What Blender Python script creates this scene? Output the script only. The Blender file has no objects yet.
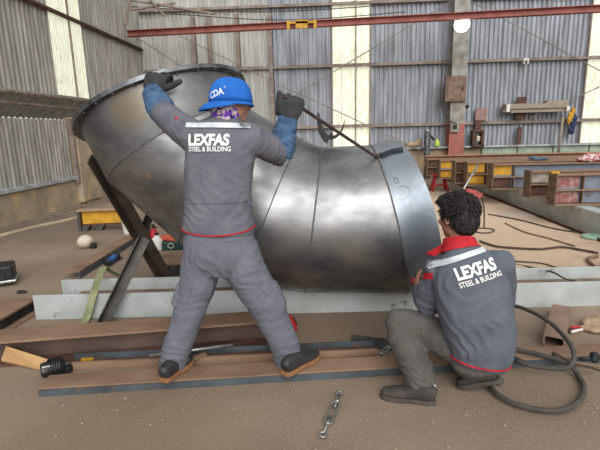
import bpy, bmesh, math, random
from math import sin, cos, pi, sqrt, atan, tan, radians
from mathutils import Vector as V, Matrix, noise, Quaternion
from mathutils.bvhtree import BVHTree

random.seed(7)
S = bpy.context.scene
COL = S.collection

# ------------------------------------------------------------------ camera
CAM_H = 1.4
FPX = 451.0
PITCH = atan((225 - 130.6) / FPX)
YAW = atan(23 / FPX * cos(PITCH))
ROLL = atan(0.025)
fwd = V((-sin(YAW) * cos(PITCH), cos(YAW) * cos(PITCH), -sin(PITCH)))
r0 = V((cos(YAW), sin(YAW), 0))
u0 = r0.cross(fwd)
rgt = r0 * cos(ROLL) - u0 * sin(ROLL)
upv = u0 * cos(ROLL) + r0 * sin(ROLL)
CAMP = V((0, 0, CAM_H))
cd = bpy.data.cameras.new('camera')
cd.sensor_width = 36
cd.lens = FPX / 600 * 36
cam = bpy.data.objects.new('camera', cd)
COL.objects.link(cam)
M = Matrix((rgt, upv, -fwd)).transposed().to_4x4()
M.translation = CAMP
cam.matrix_world = M
S.camera = cam


def ray(x, y):
    return fwd + rgt * ((x - 300) / FPX) + upv * ((225 - y) / FPX)


def PZ(x, y, z=0.0):
    d = ray(x, y)
    return CAMP + d * ((z - CAM_H) / d.z)


def PY(x, y, Y):
    d = ray(x, y)
    return CAMP + d * (Y / d.y)


def PX(x, y, X):
    d = ray(x, y)
    return CAMP + d * (X / d.x)


def proj(p):
    v = V(p) - CAMP
    z = v.dot(fwd)
    return 300 + FPX * v.dot(rgt) / z, 225 - FPX * v.dot(upv) / z


# ------------------------------------------------------------------ materials
def lin(h):
    h = h.lstrip('#')
    o = []
    for i in (0, 2, 4):
        c = int(h[i:i + 2], 16) / 255
        o.append(c / 12.92 if c <= 0.04045 else ((c + 0.055) / 1.055) ** 2.4)
    return (*o, 1)


def mat(name, c1, c2=None, scale=6, rough=0.7, metal=0.0, bump=0.0, bscale=None, c3=None, s3=30, t3=(0.6, 0.75),
        stretch=(1, 1, 1), spots=(), tr=(0.35, 0.65), emit=0, spec=0.4, dist=0.0, rvar=0.0):
    m = bpy.data.materials.new(name)
    m.use_nodes = True
    nt = m.node_tree
    N = nt.nodes
    L = nt.links
    b = N['Principled BSDF']
    b.inputs['Roughness'].default_value = rough
    b.inputs['Metallic'].default_value = metal
    b.inputs['Specular IOR Level'].default_value = spec
    tc = N.new('ShaderNodeTexCoord')
    mp = N.new('ShaderNodeMapping')
    mp.inputs['Scale'].default_value = stretch
    L.new(tc.outputs['Object'], mp.inputs['Vector'])

    def nz(s, det=5, d=0.0):
        n = N.new('ShaderNodeTexNoise')
        n.inputs['Scale'].default_value = s
        n.inputs['Detail'].default_value = det
        n.inputs['Distortion'].default_value = d
        L.new(mp.outputs['Vector'], n.inputs['Vector'])
        return n

    def ramp(src, a, z):
        r = N.new('ShaderNodeMapRange')
        r.inputs['From Min'].default_value = a
        r.inputs['From Max'].default_value = z
        L.new(src, r.inputs['Value'])
        return r.outputs['Result']

    def mix(f, a, bb):
        x = N.new('ShaderNodeMix')
        x.data_type = 'RGBA'
        L.new(f, x.inputs[0])
        for s, i in ((a, 6), (bb, 7)):
            if isinstance(s, tuple):
                x.inputs[i].default_value = s
            else:
                L.new(s, x.inputs[i])
        return x.outputs[2]
    colr = lin(c1)
    if c2:
        n = nz(scale, 6, dist)
        colr = mix(ramp(n.outputs['Fac'], *tr), colr, lin(c2))
        if rvar:
            rr = N.new('ShaderNodeMapRange')
            L.new(n.outputs['Fac'], rr.inputs['Value'])
            rr.inputs['From Min'].default_value = 0.3
            rr.inputs['From Max'].default_value = 0.7
            rr.inputs['To Min'].default_value = rough - rvar
            rr.inputs['To Max'].default_value = rough + rvar
            L.new(rr.outputs['Result'], b.inputs['Roughness'])
    if c3:
        n = nz(s3, 8)
        colr = mix(ramp(n.outputs['Fac'], *t3), colr, lin(c3))
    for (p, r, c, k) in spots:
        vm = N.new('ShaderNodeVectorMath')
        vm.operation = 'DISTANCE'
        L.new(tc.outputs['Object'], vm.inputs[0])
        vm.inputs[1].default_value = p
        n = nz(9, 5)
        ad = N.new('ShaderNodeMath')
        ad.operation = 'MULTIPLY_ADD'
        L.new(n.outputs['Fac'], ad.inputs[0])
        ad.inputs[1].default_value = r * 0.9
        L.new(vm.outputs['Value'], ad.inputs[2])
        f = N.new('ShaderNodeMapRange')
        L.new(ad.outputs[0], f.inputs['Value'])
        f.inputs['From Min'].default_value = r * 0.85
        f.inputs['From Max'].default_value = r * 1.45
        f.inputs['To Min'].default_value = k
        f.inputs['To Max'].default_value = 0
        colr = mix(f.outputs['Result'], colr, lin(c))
    if isinstance(colr, tuple):
        b.inputs['Base Color'].default_value = colr
    else:
        L.new(colr, b.inputs['Base Color'])
    if emit:
        if isinstance(colr, tuple):
            b.inputs['Emission Color'].default_value = colr
        else:
            L.new(colr, b.inputs['Emission Color'])
        b.inputs['Emission Strength'].default_value = emit
    if bump:
        n = nz(bscale or scale * 4, 8)
        bp = N.new('ShaderNodeBump')
        bp.inputs['Strength'].default_value = bump
        bp.inputs['Distance'].default_value = 0.02
        L.new(n.outputs['Fac'], bp.inputs['Height'])
        L.new(bp.outputs['Normal'], b.inputs['Normal'])
    return m


# ------------------------------------------------------------------ mesh helpers
class MB:
    def __init__(s):
        s.v = []
        s.f = []

    def add(s, vs, fs):
        o = len(s.v)
        s.v += [V(p) for p in vs]
        s.f += [tuple(i + o for i in f) for f in fs]
        return s

    def box(s, c, size, rot=None):
        c = V(c)
        x, y, z = [k / 2 for k in size]
        vs = [V((a * x, b * y, d * z)) for a in (-1, 1) for b in (-1, 1) for d in (-1, 1)]
        if rot is not None:
            vs = [rot @ p for p in vs]
        return s.add([c + p for p in vs], [(0, 1, 3, 2), (4, 6, 7, 5), (0, 4, 5, 1), (2, 3, 7, 6), (0, 2, 6, 4), (1, 5, 7, 3)])

    def prism(s, prof, p0, p1, up, right=None, cap=True):
        """closed 2-D profile (x along right, y along up) run from p0 to p1"""
        p0, p1 = V(p0), V(p1)
        t = (p1 - p0).normalized()
        up = V(up)
        rt = t.cross(up).normalized()
        up = rt.cross(t).normalized()
        n = len(prof)
        vs = [p0 + rt * a + up * b for a, b in prof] + [p1 + rt * a + up * b for a, b in prof]
        fs = [(i, (i + 1) % n, n + (i + 1) % n, n + i) for i in range(n)]
        if cap:
            fs += [tuple(range(n - 1, -1, -1)), tuple(range(n, 2 * n))]
        return s.add(vs, fs)

    def tube(s, pts, r, n=10, closed=False, cap=True):
        pts = [V(p) for p in pts]
        m = len(pts)
        rs = r if isinstance(r, (list, tuple)) else [r] * m
        nrm = None
        vs = []
        for i, p in enumerate(pts):
            if closed:
                t = pts[(i + 1) % m] - pts[i - 1]
            else:
                t = pts[min(i + 1, m - 1)] - pts[max(i - 1, 0)]
            t.normalize()
            if nrm is None:
                a = V((0, 0, 1)) if abs(t.z) < 0.9 else V((1, 0, 0))
                nrm = (a - t * a.dot(t)).normalized()
            else:
                nrm = (nrm - t * nrm.dot(t)).normalized()
            bn = t.cross(nrm)
            vs += [p + (nrm * cos(2 * pi * k / n) + bn * sin(2 * pi * k / n)) * rs[i] for k in range(n)]
        fs = []
        for i in range(m if closed else m - 1):
            j = (i + 1) % m
            fs += [(i * n + k, i * n + (k + 1) % n, j * n + (k + 1) % n, j * n + k) for k in range(n)]
        if cap and not closed:
            fs += [tuple(range(n - 1, -1, -1)), tuple(range((m - 1) * n, m * n))]
        return s.add(vs, fs)

    def loft(s, rows, side, n=22, e=2.0):
        """rows of (centre, half width along side, half depth)"""
        pts = [V(r[0]) for r in rows]
        m = len(pts)
        vs = []
        for i, (p, a, b) in enumerate(rows):
            p = V(p)
            t = (pts[min(i + 1, m - 1)] - pts[max(i - 1, 0)]).normalized()
            sd = V(side)
            sd = (sd - t * sd.dot(t)).normalized()
            bn = t.cross(sd)
            for k in range(n):
                th = 2 * pi * k / n
                c, q = cos(th), sin(th)
                c = math.copysign(abs(c) ** (2 / e), c)
                q = math.copysign(abs(q) ** (2 / e), q)
                vs.append(p + sd * a * c + bn * b * q)
        fs = []
        for i in range(m - 1):
            fs += [(i * n + k, i * n + (k + 1) % n, (i + 1) * n + (k + 1) % n, (i + 1) * n + k) for k in range(n)]
        fs += [tuple(range(n - 1, -1, -1)), tuple(range((m - 1) * n, m * n))]
        return s.add(vs, fs)

    def ell(s, c, rad, rot=None, n=16, m=10):
        c = V(c)
        vs = []
        for i in range(1, m):
            ph = pi * i / m
            for k in range(n):
                th = 2 * pi * k / n
                vs.append(V((rad[0] * sin(ph) * cos(th), rad[1] * sin(ph) * sin(th), rad[2] * cos(ph))))
        top = len(vs)
        vs += [V((0, 0, rad[2])), V((0, 0, -rad[2]))]
        if rot is not None:
            vs = [rot @ p for p in vs]
        fs = []
        for i in range(m - 2):
            fs += [(i * n + k, (i + 1) * n + k, (i + 1) * n + (k + 1) % n, i * n + (k + 1) % n) for k in range(n)]
        fs += [(top, k, (k + 1) % n) for k in range(n)]
        fs += [(top + 1, (m - 2) * n + (k + 1) % n, (m - 2) * n + k) for k in range(n)]
        return s.add([c + p for p in vs], fs)

    def lathe(s, prof, c, axis, n=24):
        """profile of (radius, height along axis)"""
        c = V(c)
        ax = V(axis).normalized()
        a = V((0, 0, 1)) if abs(ax.z) < 0.9 else V((1, 0, 0))
        u = (a - ax * a.dot(ax)).normalized()
        w = ax.cross(u)
        vs = []
        for r, h in prof:
            vs += [c + ax * h + (u * cos(2 * pi * k / n) + w * sin(2 * pi * k / n)) * max(r, 1e-4) for k in range(n)]
        fs = []
        for i in range(len(prof) - 1):
            fs += [(i * n + k, i * n + (k + 1) % n, (i + 1) * n + (k + 1) % n, (i + 1) * n + k) for k in range(n)]
        fs += [tuple(range(n - 1, -1, -1)), tuple(range((len(prof) - 1) * n, len(prof) * n))]
        return s.add(vs, fs)


def root_loc(o):
    p = V((0, 0, 0))
    while o is not None:
        p += o.location
        o = o.parent
    return p


def build(name, mb, m, parent=None, loc=None, smooth=False, bevel=0.0, sub=0, auto=None):
    me = bpy.data.meshes.new(name)
    org = root_loc(parent) if parent is not None else (V(loc) if loc is not None else V((0, 0, 0)))
    me.from_pydata([tuple(p - org) for p in mb.v], [], mb.f)
    bm = bmesh.new()
    bm.from_mesh(me)
    bmesh.ops.recalc_face_normals(bm, faces=bm.faces)
    bm.to_mesh(me)
    bm.free()
    me.materials.append(m)
    if smooth:
        for p in me.polygons:
            p.use_smooth = True
        if auto:
            me.set_sharp_from_angle(angle=radians(auto))
    o = bpy.data.objects.new(name, me)
    COL.objects.link(o)
    if parent is not None:
        o.parent = parent
    else:
        o.location = org
    if bevel:
        b = o.modifiers.new('bevel', 'BEVEL')
        b.width = bevel
        b.segments = 2
        b.limit_method = 'ANGLE'
        b.angle_limit = radians(40)
    if sub:
        b = o.modifiers.new('sub', 'SUBSURF')
        b.levels = sub
        b.render_levels = sub
    return o


def empty(name, loc):
    o = bpy.data.objects.new(name, None)
    COL.objects.link(o)
    o.location = loc
    o.empty_display_size = 0.1
    return o


def tag(o, label, cat, group=None):
    o['label'] = label
    o['category'] = cat
    if group:
        o['group'] = group
    return o


def struct(o):
    o['kind'] = 'structure'
    return o


def remesh(mb, vox, smooth=6, fold=None):
    """union of closed shapes -> one continuous surface (as an MB)"""
    me = bpy.data.meshes.new('tmp')
    me.from_pydata([tuple(p) for p in mb.v], [], mb.f)
    bm = bmesh.new()
    bm.from_mesh(me)
    bmesh.ops.recalc_face_normals(bm, faces=bm.faces)
    bm.to_mesh(me)
    bm.free()
    o = bpy.data.objects.new('tmp', me)
    COL.objects.link(o)
    r = o.modifiers.new('r', 'REMESH')
    r.mode = 'VOXEL'
    r.voxel_size = vox
    if smooth:
        k = o.modifiers.new('s', 'SMOOTH')
        k.factor = 0.5
        k.iterations = smooth
    dg = bpy.context.evaluated_depsgraph_get()
    dg.update()
    e = o.evaluated_get(dg)
    m2 = bpy.data.meshes.new_from_object(e)
    nm = [v.normal.copy() for v in m2.vertices]
    out = MB()
    vs = [v.co.copy() for v in m2.vertices]
    if fold:
        vs = [p + n * fold(p) for p, n in zip(vs, nm)]
    out.add(vs, [tuple(p.vertices) for p in m2.polygons])
    bpy.data.objects.remove(o)
    bpy.data.meshes.remove(me)
    bpy.data.meshes.remove(m2)
    return out


def bvh_of(mb):
    return BVHTree.FromPolygons([tuple(p) for p in mb.v], mb.f)


def arc_pts(ctrl, n=8, closed=False):
    """Catmull-Rom through control points"""
    c = [V(p) for p in ctrl]
    out = []
    m = len(c)
    for i in range(m if closed else m - 1):
        if closed:
            p0, p1, p2, p3 = c[i - 1], c[i], c[(i + 1) % m], c[(i + 2) % m]
        else:
            p0, p1, p2, p3 = c[max(i - 1, 0)], c[i], c[i + 1], c[min(i + 2, m - 1)]
        for k in range(n):
            t = k / n
            out.append(0.5 * ((2 * p1) + (p2 - p0) * t + (2 * p0 - 5 * p1 + 4 * p2 - p3) * t * t + (3 * p1 - p0 - 3 * p2 + p3) * t ** 3))
    if not closed:
        out.append(c[-1])
    return out


def hprof(h, b, tw=0.01, tf=0.014):
    x, w = b / 2, tw / 2
    return [(-x, 0), (x, 0), (x, tf), (w, tf), (w, h - tf), (x, h - tf), (x, h), (-x, h), (-x, h - tf), (-w, h - tf), (-w, tf), (-x, tf)]


def uprof(w, h, t):
    """channel, open side up"""
    x = w / 2
    return [(-x, 0), (x, 0), (x, h), (x - t, h), (x - t, t), (-x + t, t), (-x + t, h), (-x, h)]


def lprof(a, t):
    return [(0, 0), (a, 0), (a, t), (t, t), (t, a), (0, a)]


# ------------------------------------------------------------------ materials list
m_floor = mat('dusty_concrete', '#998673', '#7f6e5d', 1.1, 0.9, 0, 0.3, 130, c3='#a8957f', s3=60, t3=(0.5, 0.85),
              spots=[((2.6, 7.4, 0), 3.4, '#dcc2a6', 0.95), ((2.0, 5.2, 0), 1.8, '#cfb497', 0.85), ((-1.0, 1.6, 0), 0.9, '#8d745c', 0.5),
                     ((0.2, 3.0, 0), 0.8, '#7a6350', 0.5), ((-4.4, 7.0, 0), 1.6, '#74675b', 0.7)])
m_sheet = mat('galvanised_sheet', '#aeb2b8', '#8b8e93', 2.2, 0.6, 0.25, 0, c3='#6f5b4c', s3=5, t3=(0.58, 0.8), stretch=(3, 3, 0.35))
m_sheet_pale = mat('pale_sheet', '#c6c4bd', '#a9a7a0', 2.0, 0.65, 0.1, 0, c3='#6f5b4c', s3=5, t3=(0.6, 0.85), stretch=(3, 3, 0.35))
m_sheet_left = mat('weathered_sheet', '#b5b1a6', '#928e85', 2.4, 0.65, 0.15, 0, c3='#66584c', s3=7, t3=(0.57, 0.8), stretch=(3, 3, 0.5))
m_sky = mat('translucent_panel', '#e3e3d2', '#cfd0b6', 6, 0.6, 0, 0, c3='#98956b', s3=10, t3=(0.58, 0.8), emit=0.5, stretch=(2, 2, 0.7))
m_plaster = mat('old_plaster', '#b9a78d', '#978876', 2.5, 0.9, 0, 0.4, 30, c3='#c9ad7c', s3=3, t3=(0.5, 0.7))
m_ledge = mat('grey_ledge', '#b7bcbe', '#8a8a86', 5, 0.6, 0.1)
m_green = mat('pale_green_panel', '#a3b39c', '#8b9788', 4, 0.7)
m_girt = mat('rusty_girt', '#7d6a5c', '#9b8f86', 6, 0.7, 0.1)
m_rustred = mat('red_oxide', '#a8685d', '#8f5349', 4, 0.7, 0, 0.1, 40)
m_col = mat('column_paint', '#a7a79f', '#84796d', 4, 0.65)
m_brown = mat('brown_box', '#8b7666', '#6c574a', 9, 0.75)
m_dkrust = mat('dark_rust', '#66473b', '#4b352c', 10, 0.75)
m_pipe = mat('raw_steel', '#87898c', '#606266', 2.2, 0.36, 0.75, 0.03, 40, c3='#a9a69e', s3=14, t3=(0.62, 0.85), stretch=(1, 1, 1.6), rvar=0.08)
m_weld = mat('weld_bead', '#5b5c5f', '#8d8c8a', 60, 0.45, 0.7, 0.4, 160)
m_flange = mat('flange_steel', '#8a8b8c', '#4c4d4f', 12, 0.4, 0.75)
m_black = mat('black_steel', '#3a3a3c', '#242425', 12, 0.5, 0.4)
m_greybeam = mat('grey_primer', '#bcc1be', '#a6aaa6', 4, 0.6, 0, 0.05, 60, c3='#7d7265', s3=11, t3=(0.64, 0.74))
m_dirt = mat('settled_dirt', '#8f7b68', '#7c6653', 8, 0.95, 0, 0.3, 60)
m_rust = mat('brown_mill_scale', '#9a7d65', '#836853', 7, 0.7, 0.1, 0.1, 60, c3='#5c4a40', s3=5, t3=(0.6, 0.8), stretch=(0.4, 1, 1))
m_scale = mat('blue_grey_scale', '#5e676c', '#4a4c4e', 9, 0.55, 0.3, 0.05, 60, c3='#7a6251', s3=16, t3=(0.58, 0.75), stretch=(0.5, 1, 1))
m_strut = mat('dark_strut', '#65574d', '#4a413b', 8, 0.6, 0.3, c3='#7a4d39', s3=8, t3=(0.62, 0.8))
m_strut2 = mat('grey_strut', '#66625c', '#4a4743', 8, 0.55, 0.4)
m_yellow = mat('yellow_paint', '#d3a02e', '#b58423', 7, 0.6, 0, c3='#5b4a2f', s3=9, t3=(0.6, 0.72))
m_red = mat('red_paint', '#c0252f', '#97202a', 8, 0.45)
m_redcloth = mat('red_cloth', '#c8232e', '#a81c26', 20, 0.8)
m_jacket = mat('grey_work_cloth', '#74747b', '#676770', 9, 0.85, 0, 0.12, 500, spec=0.2)
m_trouser = mat('grey_trouser_cloth', '#74767f', '#686a73', 7, 0.85, 0, 0.12, 500, spec=0.2)
m_jacket2 = mat('slate_work_cloth', '#676c75', '#5a5f69', 8, 0.85, 0, 0.12, 500, spec=0.2)
m_trouser2 = mat('dirty_work_cloth', '#67625e', '#55504c', 6, 0.88, 0, 0.12, 500, spec=0.2)
m_reflect = mat('reflective_tape', '#dfe4e6', '#c3cacd', 40, 0.35, 0.1)
m_print = mat('white_print', '#f1f0ec', None, 1, 0.7)
m_denim = mat('blue_denim', '#3e5a7d', '#56728f', 30, 0.9, 0, 0.2, 300, c3='#22344e', s3=14, t3=(0.52, 0.7))
m_glove = mat('black_glove', '#302f30', '#3f3e3e', 20, 0.85, 0, 0.2, 200)
m_skin = mat('skin', '#b98a72', '#a97a63', 14, 0.55, 0, 0.03, 200)
m_eye = mat('eye_white', '#e8e4de', None, 1, 0.2)
m_hair = mat('black_hair', '#1b1817', '#2b2624', 40, 0.5, 0, 0.3, 120)
m_hat = mat('blue_cotton', '#2273cf', '#1c62b8', 9, 0.8, 0, 0.08, 300)
m_scarf = mat('purple_patterned_cloth', '#d9c4bd', '#6b3fae', 38, 0.85, tr=(0.47, 0.53), c3='#2c2150', s3=45, t3=(0.58, 0.62))
m_shoe = mat('black_leather', '#2d2c2e', '#3d3b3b', 18, 0.5, 0, 0.1, 80)
m_shoe2 = mat('dusty_black_shoe', '#3b3735', '#4e4741', 14, 0.8, 0, 0.1, 80)
m_sole = mat('gum_sole', '#9b6f4c', '#855c3d', 20, 0.7)
m_sole2 = mat('dark_sole', '#453f3a', '#5b524a', 20, 0.8)
m_sock = mat('white_sock', '#d8d2cc', None, 1, 0.9)
m_rod = mat('brown_bar', '#5b4743', '#423431', 20, 0.5, 0.4)
m_card = mat('kraft_card', '#c39d6f', '#b58c5e', 8, 0.9)
m_rubber = mat('black_rubber', '#44403c', '#57514a', 14, 0.75)
m_zinc = mat('zinc_steel', '#b9bab4', '#8d8d86', 30, 0.35, 0.8)
m_white = mat('white_plastic', '#e6e4dd', '#cfcabf', 8, 0.5)
m_ivory = mat('ivory_ball', '#d8cdb9', '#bfae94', 10, 0.6)
m_strap = mat('olive_strap', '#9da07a', '#84875f', 20, 0.9)
m_blue = mat('blue_tool', '#2467a8', '#1b4c80', 12, 0.5)
m_navy = mat('navy_cloth', '#2c3350', '#39415f', 14, 0.9)
m_dkgreen = mat('dark_green_box', '#23483f', '#1a352f', 8, 0.5)
m_orange = mat('orange_red', '#cf5a3a', '#b84a30', 8, 0.6)
m_wood = mat('weathered_wood', '#a89b8b', '#8b7c6c', 8, 0.85, stretch=(1, 6, 6))
m_pinkwood = mat('pinkish_board', '#a3857b', '#8e7067', 10, 0.8)
m_lamp = mat('lamp_glow', '#ffffff', None, 1, 0.5, emit=6)
m_bluegrey = mat('blue_grey_paint', '#7f8894', '#6b737d', 5, 0.6, c3='#6b4b42', s3=7, t3=(0.62, 0.75))
m_plate = mat('end_plate_rust', '#7c6653', '#5f4b3d', 14, 0.75, 0.1, 0.2, 60)
m_redwhite = mat('flaking_red_paint', '#8f5a54', '#ab8f88', 14, 0.75, tr=(0.45, 0.65))
m_rag = mat('red_white_rag', '#d6cfca', '#b5565a', 26, 0.9, tr=(0.46, 0.54))
m_rag2 = mat('beige_rag', '#b39c80', '#937d63', 10, 0.95)
m_cable = mat('cable_sheath', '#3d332c', '#574a3f', 10, 0.8)
m_cable2 = mat('tan_cable', '#8b745c', '#75604b', 10, 0.85)
m_mint = mat('mint_plastic', '#a9cdb3', '#98bba3', 8, 0.5)
m_dkcap = mat('dark_cap', '#2c2a28', None, 1, 0.6)
m_redgrey = mat('worn_red_hood', '#b3534f', '#8d3b3b', 14, 0.55)
m_stain = mat('pale_splash', '#d5cabb', '#c3b19b', 12, 0.8)

# ------------------------------------------------------------------ the shed
XL = -5.12
YB = 13.5
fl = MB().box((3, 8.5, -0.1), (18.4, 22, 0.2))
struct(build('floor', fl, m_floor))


def corrug(p0, u, length, z0, z1, nrm, pitch=0.125, amp=0.022, zoff=None):
    mb = MB()
    p0, u, nrm = V(p0), V(u).normalized(), V(nrm)
    k = max(2, int(length / pitch * 8))
    vs = []
    for i in range(k + 1):
        s = length * i / k
        ph = s / pitch
        w = max(-1, min(1, 1.7 * sin(2 * pi * ph)))
        q = p0 + u * s + nrm * (amp * w)
        vs += [V((q.x, q.y, z0)), V((q.x, q.y, z1))]
    fs = [(2 * i, 2 * i + 2, 2 * i + 3, 2 * i + 1) for i in range(k)]
    return mb.add(vs, fs)


def solid(o, t=0.004):
    m = o.modifiers.new('thick', 'SOLIDIFY')
    m.thickness = t
    return o


ZT = 7.5
XPALE = PY(270, 80, YB).x
o = struct(solid(build('wall_back', corrug((XPALE, YB, 0), (1, 0, 0), 11.6 - XPALE, 0.75, ZT, (0, -1, 0)), m_sheet)))
o = struct(solid(build('wall_back_pale', corrug((XL, YB, 0), (1, 0, 0), XPALE - XL, 0.75, ZT, (0, -1, 0)), m_sheet_pale)))
struct(build('wall_back_plinth', MB().box((3.2, YB + 0.02, 0.4), (16.8, 0.2, 0.8)), m_plaster))
# pale green panels standing along the foot of the back wall
x0 = PY(482, 150, 13.3).x
for k in range(5):
    struct(build('trim_1', MB().box((x0 + 0.5 + k * 1.0, 13.36, 0.55), (0.97, 0.05, 0.5)), m_green, bevel=0.006))
struct(build('trim_2', MB().box((3.2, 13.33, 0.83), (16.6, 0.16, 0.05)), m_ledge))
# girts
for z in (1.45, 3.13, 4.75):
    struct(build('trim_3', MB().prism(lprof(0.09, 0.012), (XL + 0.05, YB - 0.045, z), (11.4, YB - 0.045, z), (0, 0, 1)), m_girt))
# skylight strips
def sky_strip(name, xa, xb):
    o = build(name, corrug((xa, YB - 0.03, 0), (1, 0, 0), xb - xa, 0.86, ZT, (0, -1, 0), 0.09, 0.008), m_sky)
    struct(solid(o))
    for x in (xa, xb):
        f = build('window_frame', MB().box((x, YB - 0.06, (0.86 + ZT) / 2), (0.04, 0.05, ZT - 0.86)), m_girt, o)


xs0, xs1 = PY(332, 70, YB).x, PY(370, 70, YB).x
sky_strip('window_1', xs0, xs1)
sky_strip('window_2', PY(582, 100, YB).x, PY(582, 100, YB).x + 1.1)
xm = PY(355.5, 70, YB).x
struct(build('trim_4', MB().box((xm, YB - 0.1, 3.9), (0.035, 0.05, 6.2)), m_girt))
# posts of the pale bay
for px in (197, 213, 240, 272):
    x = PY(px, 80, YB).x
    struct(build('trim_5', MB().prism(hprof(0.12, 0.1, 0.02, 0.02), (x, YB - 0.03, 0.8), (x, YB - 0.03, 4.6), (0, -1, 0)), m_girt))
# main steel column with red foot
xa, xb = PY(450, 60, 13.3).x, PY(465, 60, 13.3).x
xc = (xa + xb) / 2
c = struct(build('column_back', MB().prism(hprof(0.34, xb - xa, 0.03, 0.03), (xc, 13.4, 0.0), (xc, 13.4, ZT), (0, -1, 0)), m_col))
build('column_foot_paint', MB().prism(hprof(0.35, xb - xa + 0.01, 0.04, 0.04), (xc, 13.405, 0.0), (xc, 13.405, PY(455, 124, 13.1).z), (0, -1, 0)), m_rustred, c)

# left wall
struct(build('wall_left', corrug((XL, 2.0, 0), (0, 1, 0), YB - 2.0, 2.12, ZT, (1, 0, 0)), m_sheet_left))
solid(bpy.data.objects['wall_left'])
o = struct(solid(build('wall_left_lower', corrug((XL, 2.0, 0), (0, 1, 0), 9.1 - 2.0, 0.56, 1.72, (1, 0, 0), 0.11, 0.013), m_sheet_left)))
o = struct(solid(build('wall_left_lower', corrug((XL, 10.2, 0), (0, 1, 0), YB - 10.2, 0.56, 1.72, (1, 0, 0), 0.11, 0.013), m_sheet_left)))
struct(build('wall_left_plinth', MB().box((XL - 0.12, 7.75, 0.25), (0.3, 11.5, 0.5)), m_plaster))
struct(build('trim_6', MB().box((XL - 0.02, 5.6, 0.555), (0.22, 7.0, 0.07)), m_ledge, bevel=0.01))
struct(build('trim_7', MB().box((XL + 0.02, 9.55, 0.9), (0.24, 0.75, 1.75)), m_plaster, bevel=0.02))
struct(build('trim_8', MB().box((XL + 0.08, 9.12, 1.1), (0.08, 0.08, 1.3)), m_girt))
# louvred vent flap under the upper sheet: sheet leaning outward from the rail
mb = MB()
n = 300
vs = []
for i in range(n + 1):
    y = 2.0 + (YB - 2.0) * i / n
    w = max(-1, min(1, 1.7 * sin(2 * pi * y / 0.16))) * 0.02
    vs += [V((XL + 0.02, y, 2.14 + w)), V((XL - 0.55, y, 1.775 + w))]
mb.add(vs, [(2 * i, 2 * i + 2, 2 * i + 3, 2 * i + 1) for i in range(n)])
struct(solid(build('wall_left_flap', mb, m_sheet_left)))
struct(build('trim_9', MB().tube([(XL + 0.07, 2, 2.14), (XL + 0.07, 13, 2.14)], 0.04), m_girt, smooth=True))
struct(build('trim_9', MB().tube([(XL + 0.02, 2, 1.98), (XL + 0.02, 13, 1.95)], 0.03), m_girt, smooth=True))
struct(build('trim_9', MB().tube([(XL + 0.06, 2, 3.72), (XL + 0.06, 13.4, 3.76)], 0.045), m_dkrust, smooth=True))
struct(build('trim_9', MB().tube([(XL + 0.07, 6.85, 2.14), (XL + 0.13, 7.0, 2.1)], 0.07), m_girt, smooth=True))
# skylight in the left wall
o = build('window_3', corrug((XL + 0.035, 8.88, 0), (0, 1, 0), 1.18, 2.2, ZT, (1, 0, 0), 0.09, 0.008), m_sky)
struct(solid(o))
build('window_frame', MB().box((XL + 0.06, 9.55, 4.85), (0.04, 0.03, 5.3)), m_girt, o)
# rubble along the wall foot
mb = MB()
for i in range(110):
    y = random.uniform(3.5, 13)
    r = random.uniform(0.015, 0.055)
    mb.ell((XL + random.uniform(0.08, 0.4), y, r * 0.3), (r, r * random.uniform(0.6, 1.3), r * 0.6), Matrix.Rotation(random.random() * 3, 3, 'Z'), 7, 5)
o = build('rubble', mb, mat('grey_rubble', '#83766a', '#6a5e53', 8, 0.95))
o['kind'] = 'stuff'
tag(o, 'loose rubble and dirt heaped along the foot of the left wall', 'rubble')

# crane runway beam and its trolley bracket
pL = PX(128, 37, -5.0)
pR = PZ(604, 12, pL.z)
dR = (pR - pL)
b = build('crane_beam', MB().prism(hprof(0.15, 0.18), pL, pL + dR * 1.3, (0, 0, 1)), m_rustred, loc=pL)
tag(b, 'long red oxide overhead steel beam running along the back wall', 'beam')
def on_beam(px):
    best = min((abs(proj(pL + dR * t)[0] - px), t) for t in [i / 400 for i in range(401)])
    return pL + dR * best[1]
q = on_beam(302)
e = empty('trolley_bracket', q)
tag(e, 'yellow trolley bracket hanging on the red overhead beam', 'bracket')
build('plate', MB().box(q + V((0, -0.13, 0.06)), (0.3, 0.03, 0.2)), m_yellow, e, bevel=0.005)
for dx in (-0.33, 0.33):
    build('side_hook', MB().box(q + V((dx, -0.13, 0.05)), (0.08, 0.04, 0.2)), m_yellow, e, bevel=0.005)
build('crossbar', MB().box(q + V((0, -0.13, 0.1)), (0.7, 0.03, 0.05)), m_yellow, e)

# diagonal wind bracing rods
def brace(a, b, Y, label):
    p, r = PY(*a, Y), PY(*b, Y)
    o = build('bracing_rod', MB().tube([p, r], 0.014, 6), m_girt, loc=p)
    tag(o, label, 'rod')


brace((298, 93), (520, -40), 13.2, 'thin diagonal bracing rod crossing in front of the tall bright skylight, rising rightward')
brace((298, 93), (420, 150), 13.2, 'thin diagonal bracing rod falling rightward below the tall bright skylight')
brace((180, 36), (300, 95), 13.2, 'thin diagonal bracing rod falling across the pale wall bay above the blue cap')
brace((465, -2), (606, 74), 13.2, 'thin diagonal bracing rod falling rightward from the lamp column top')
brace((530, 118), (606, 84), 13.2, 'thin diagonal bracing rod rising rightward above the plank shelf')
brace((130, 33), (190, 72), 13.2, 'short diagonal bracing rod by the back left corner under the red beam')
for (a_, b_, c_, lb_) in (((118, 6), (260, 12), (402, 4), 'sagging thin wire strung across the top of the back wall, the higher one'), ((150, 12), (280, 20), (405, 12), 'sagging thin wire strung across the top of the back wall, the lower one')):
    pp = [PY(*a_, 13.1), PY(*b_, 13.1), PY(*c_, 13.1)]
    tag(build('overhead_wire', MB().tube(arc_pts(pp, 8), 0.012, 6), m_cable, loc=pp[0]), lb_, 'wire')
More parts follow.
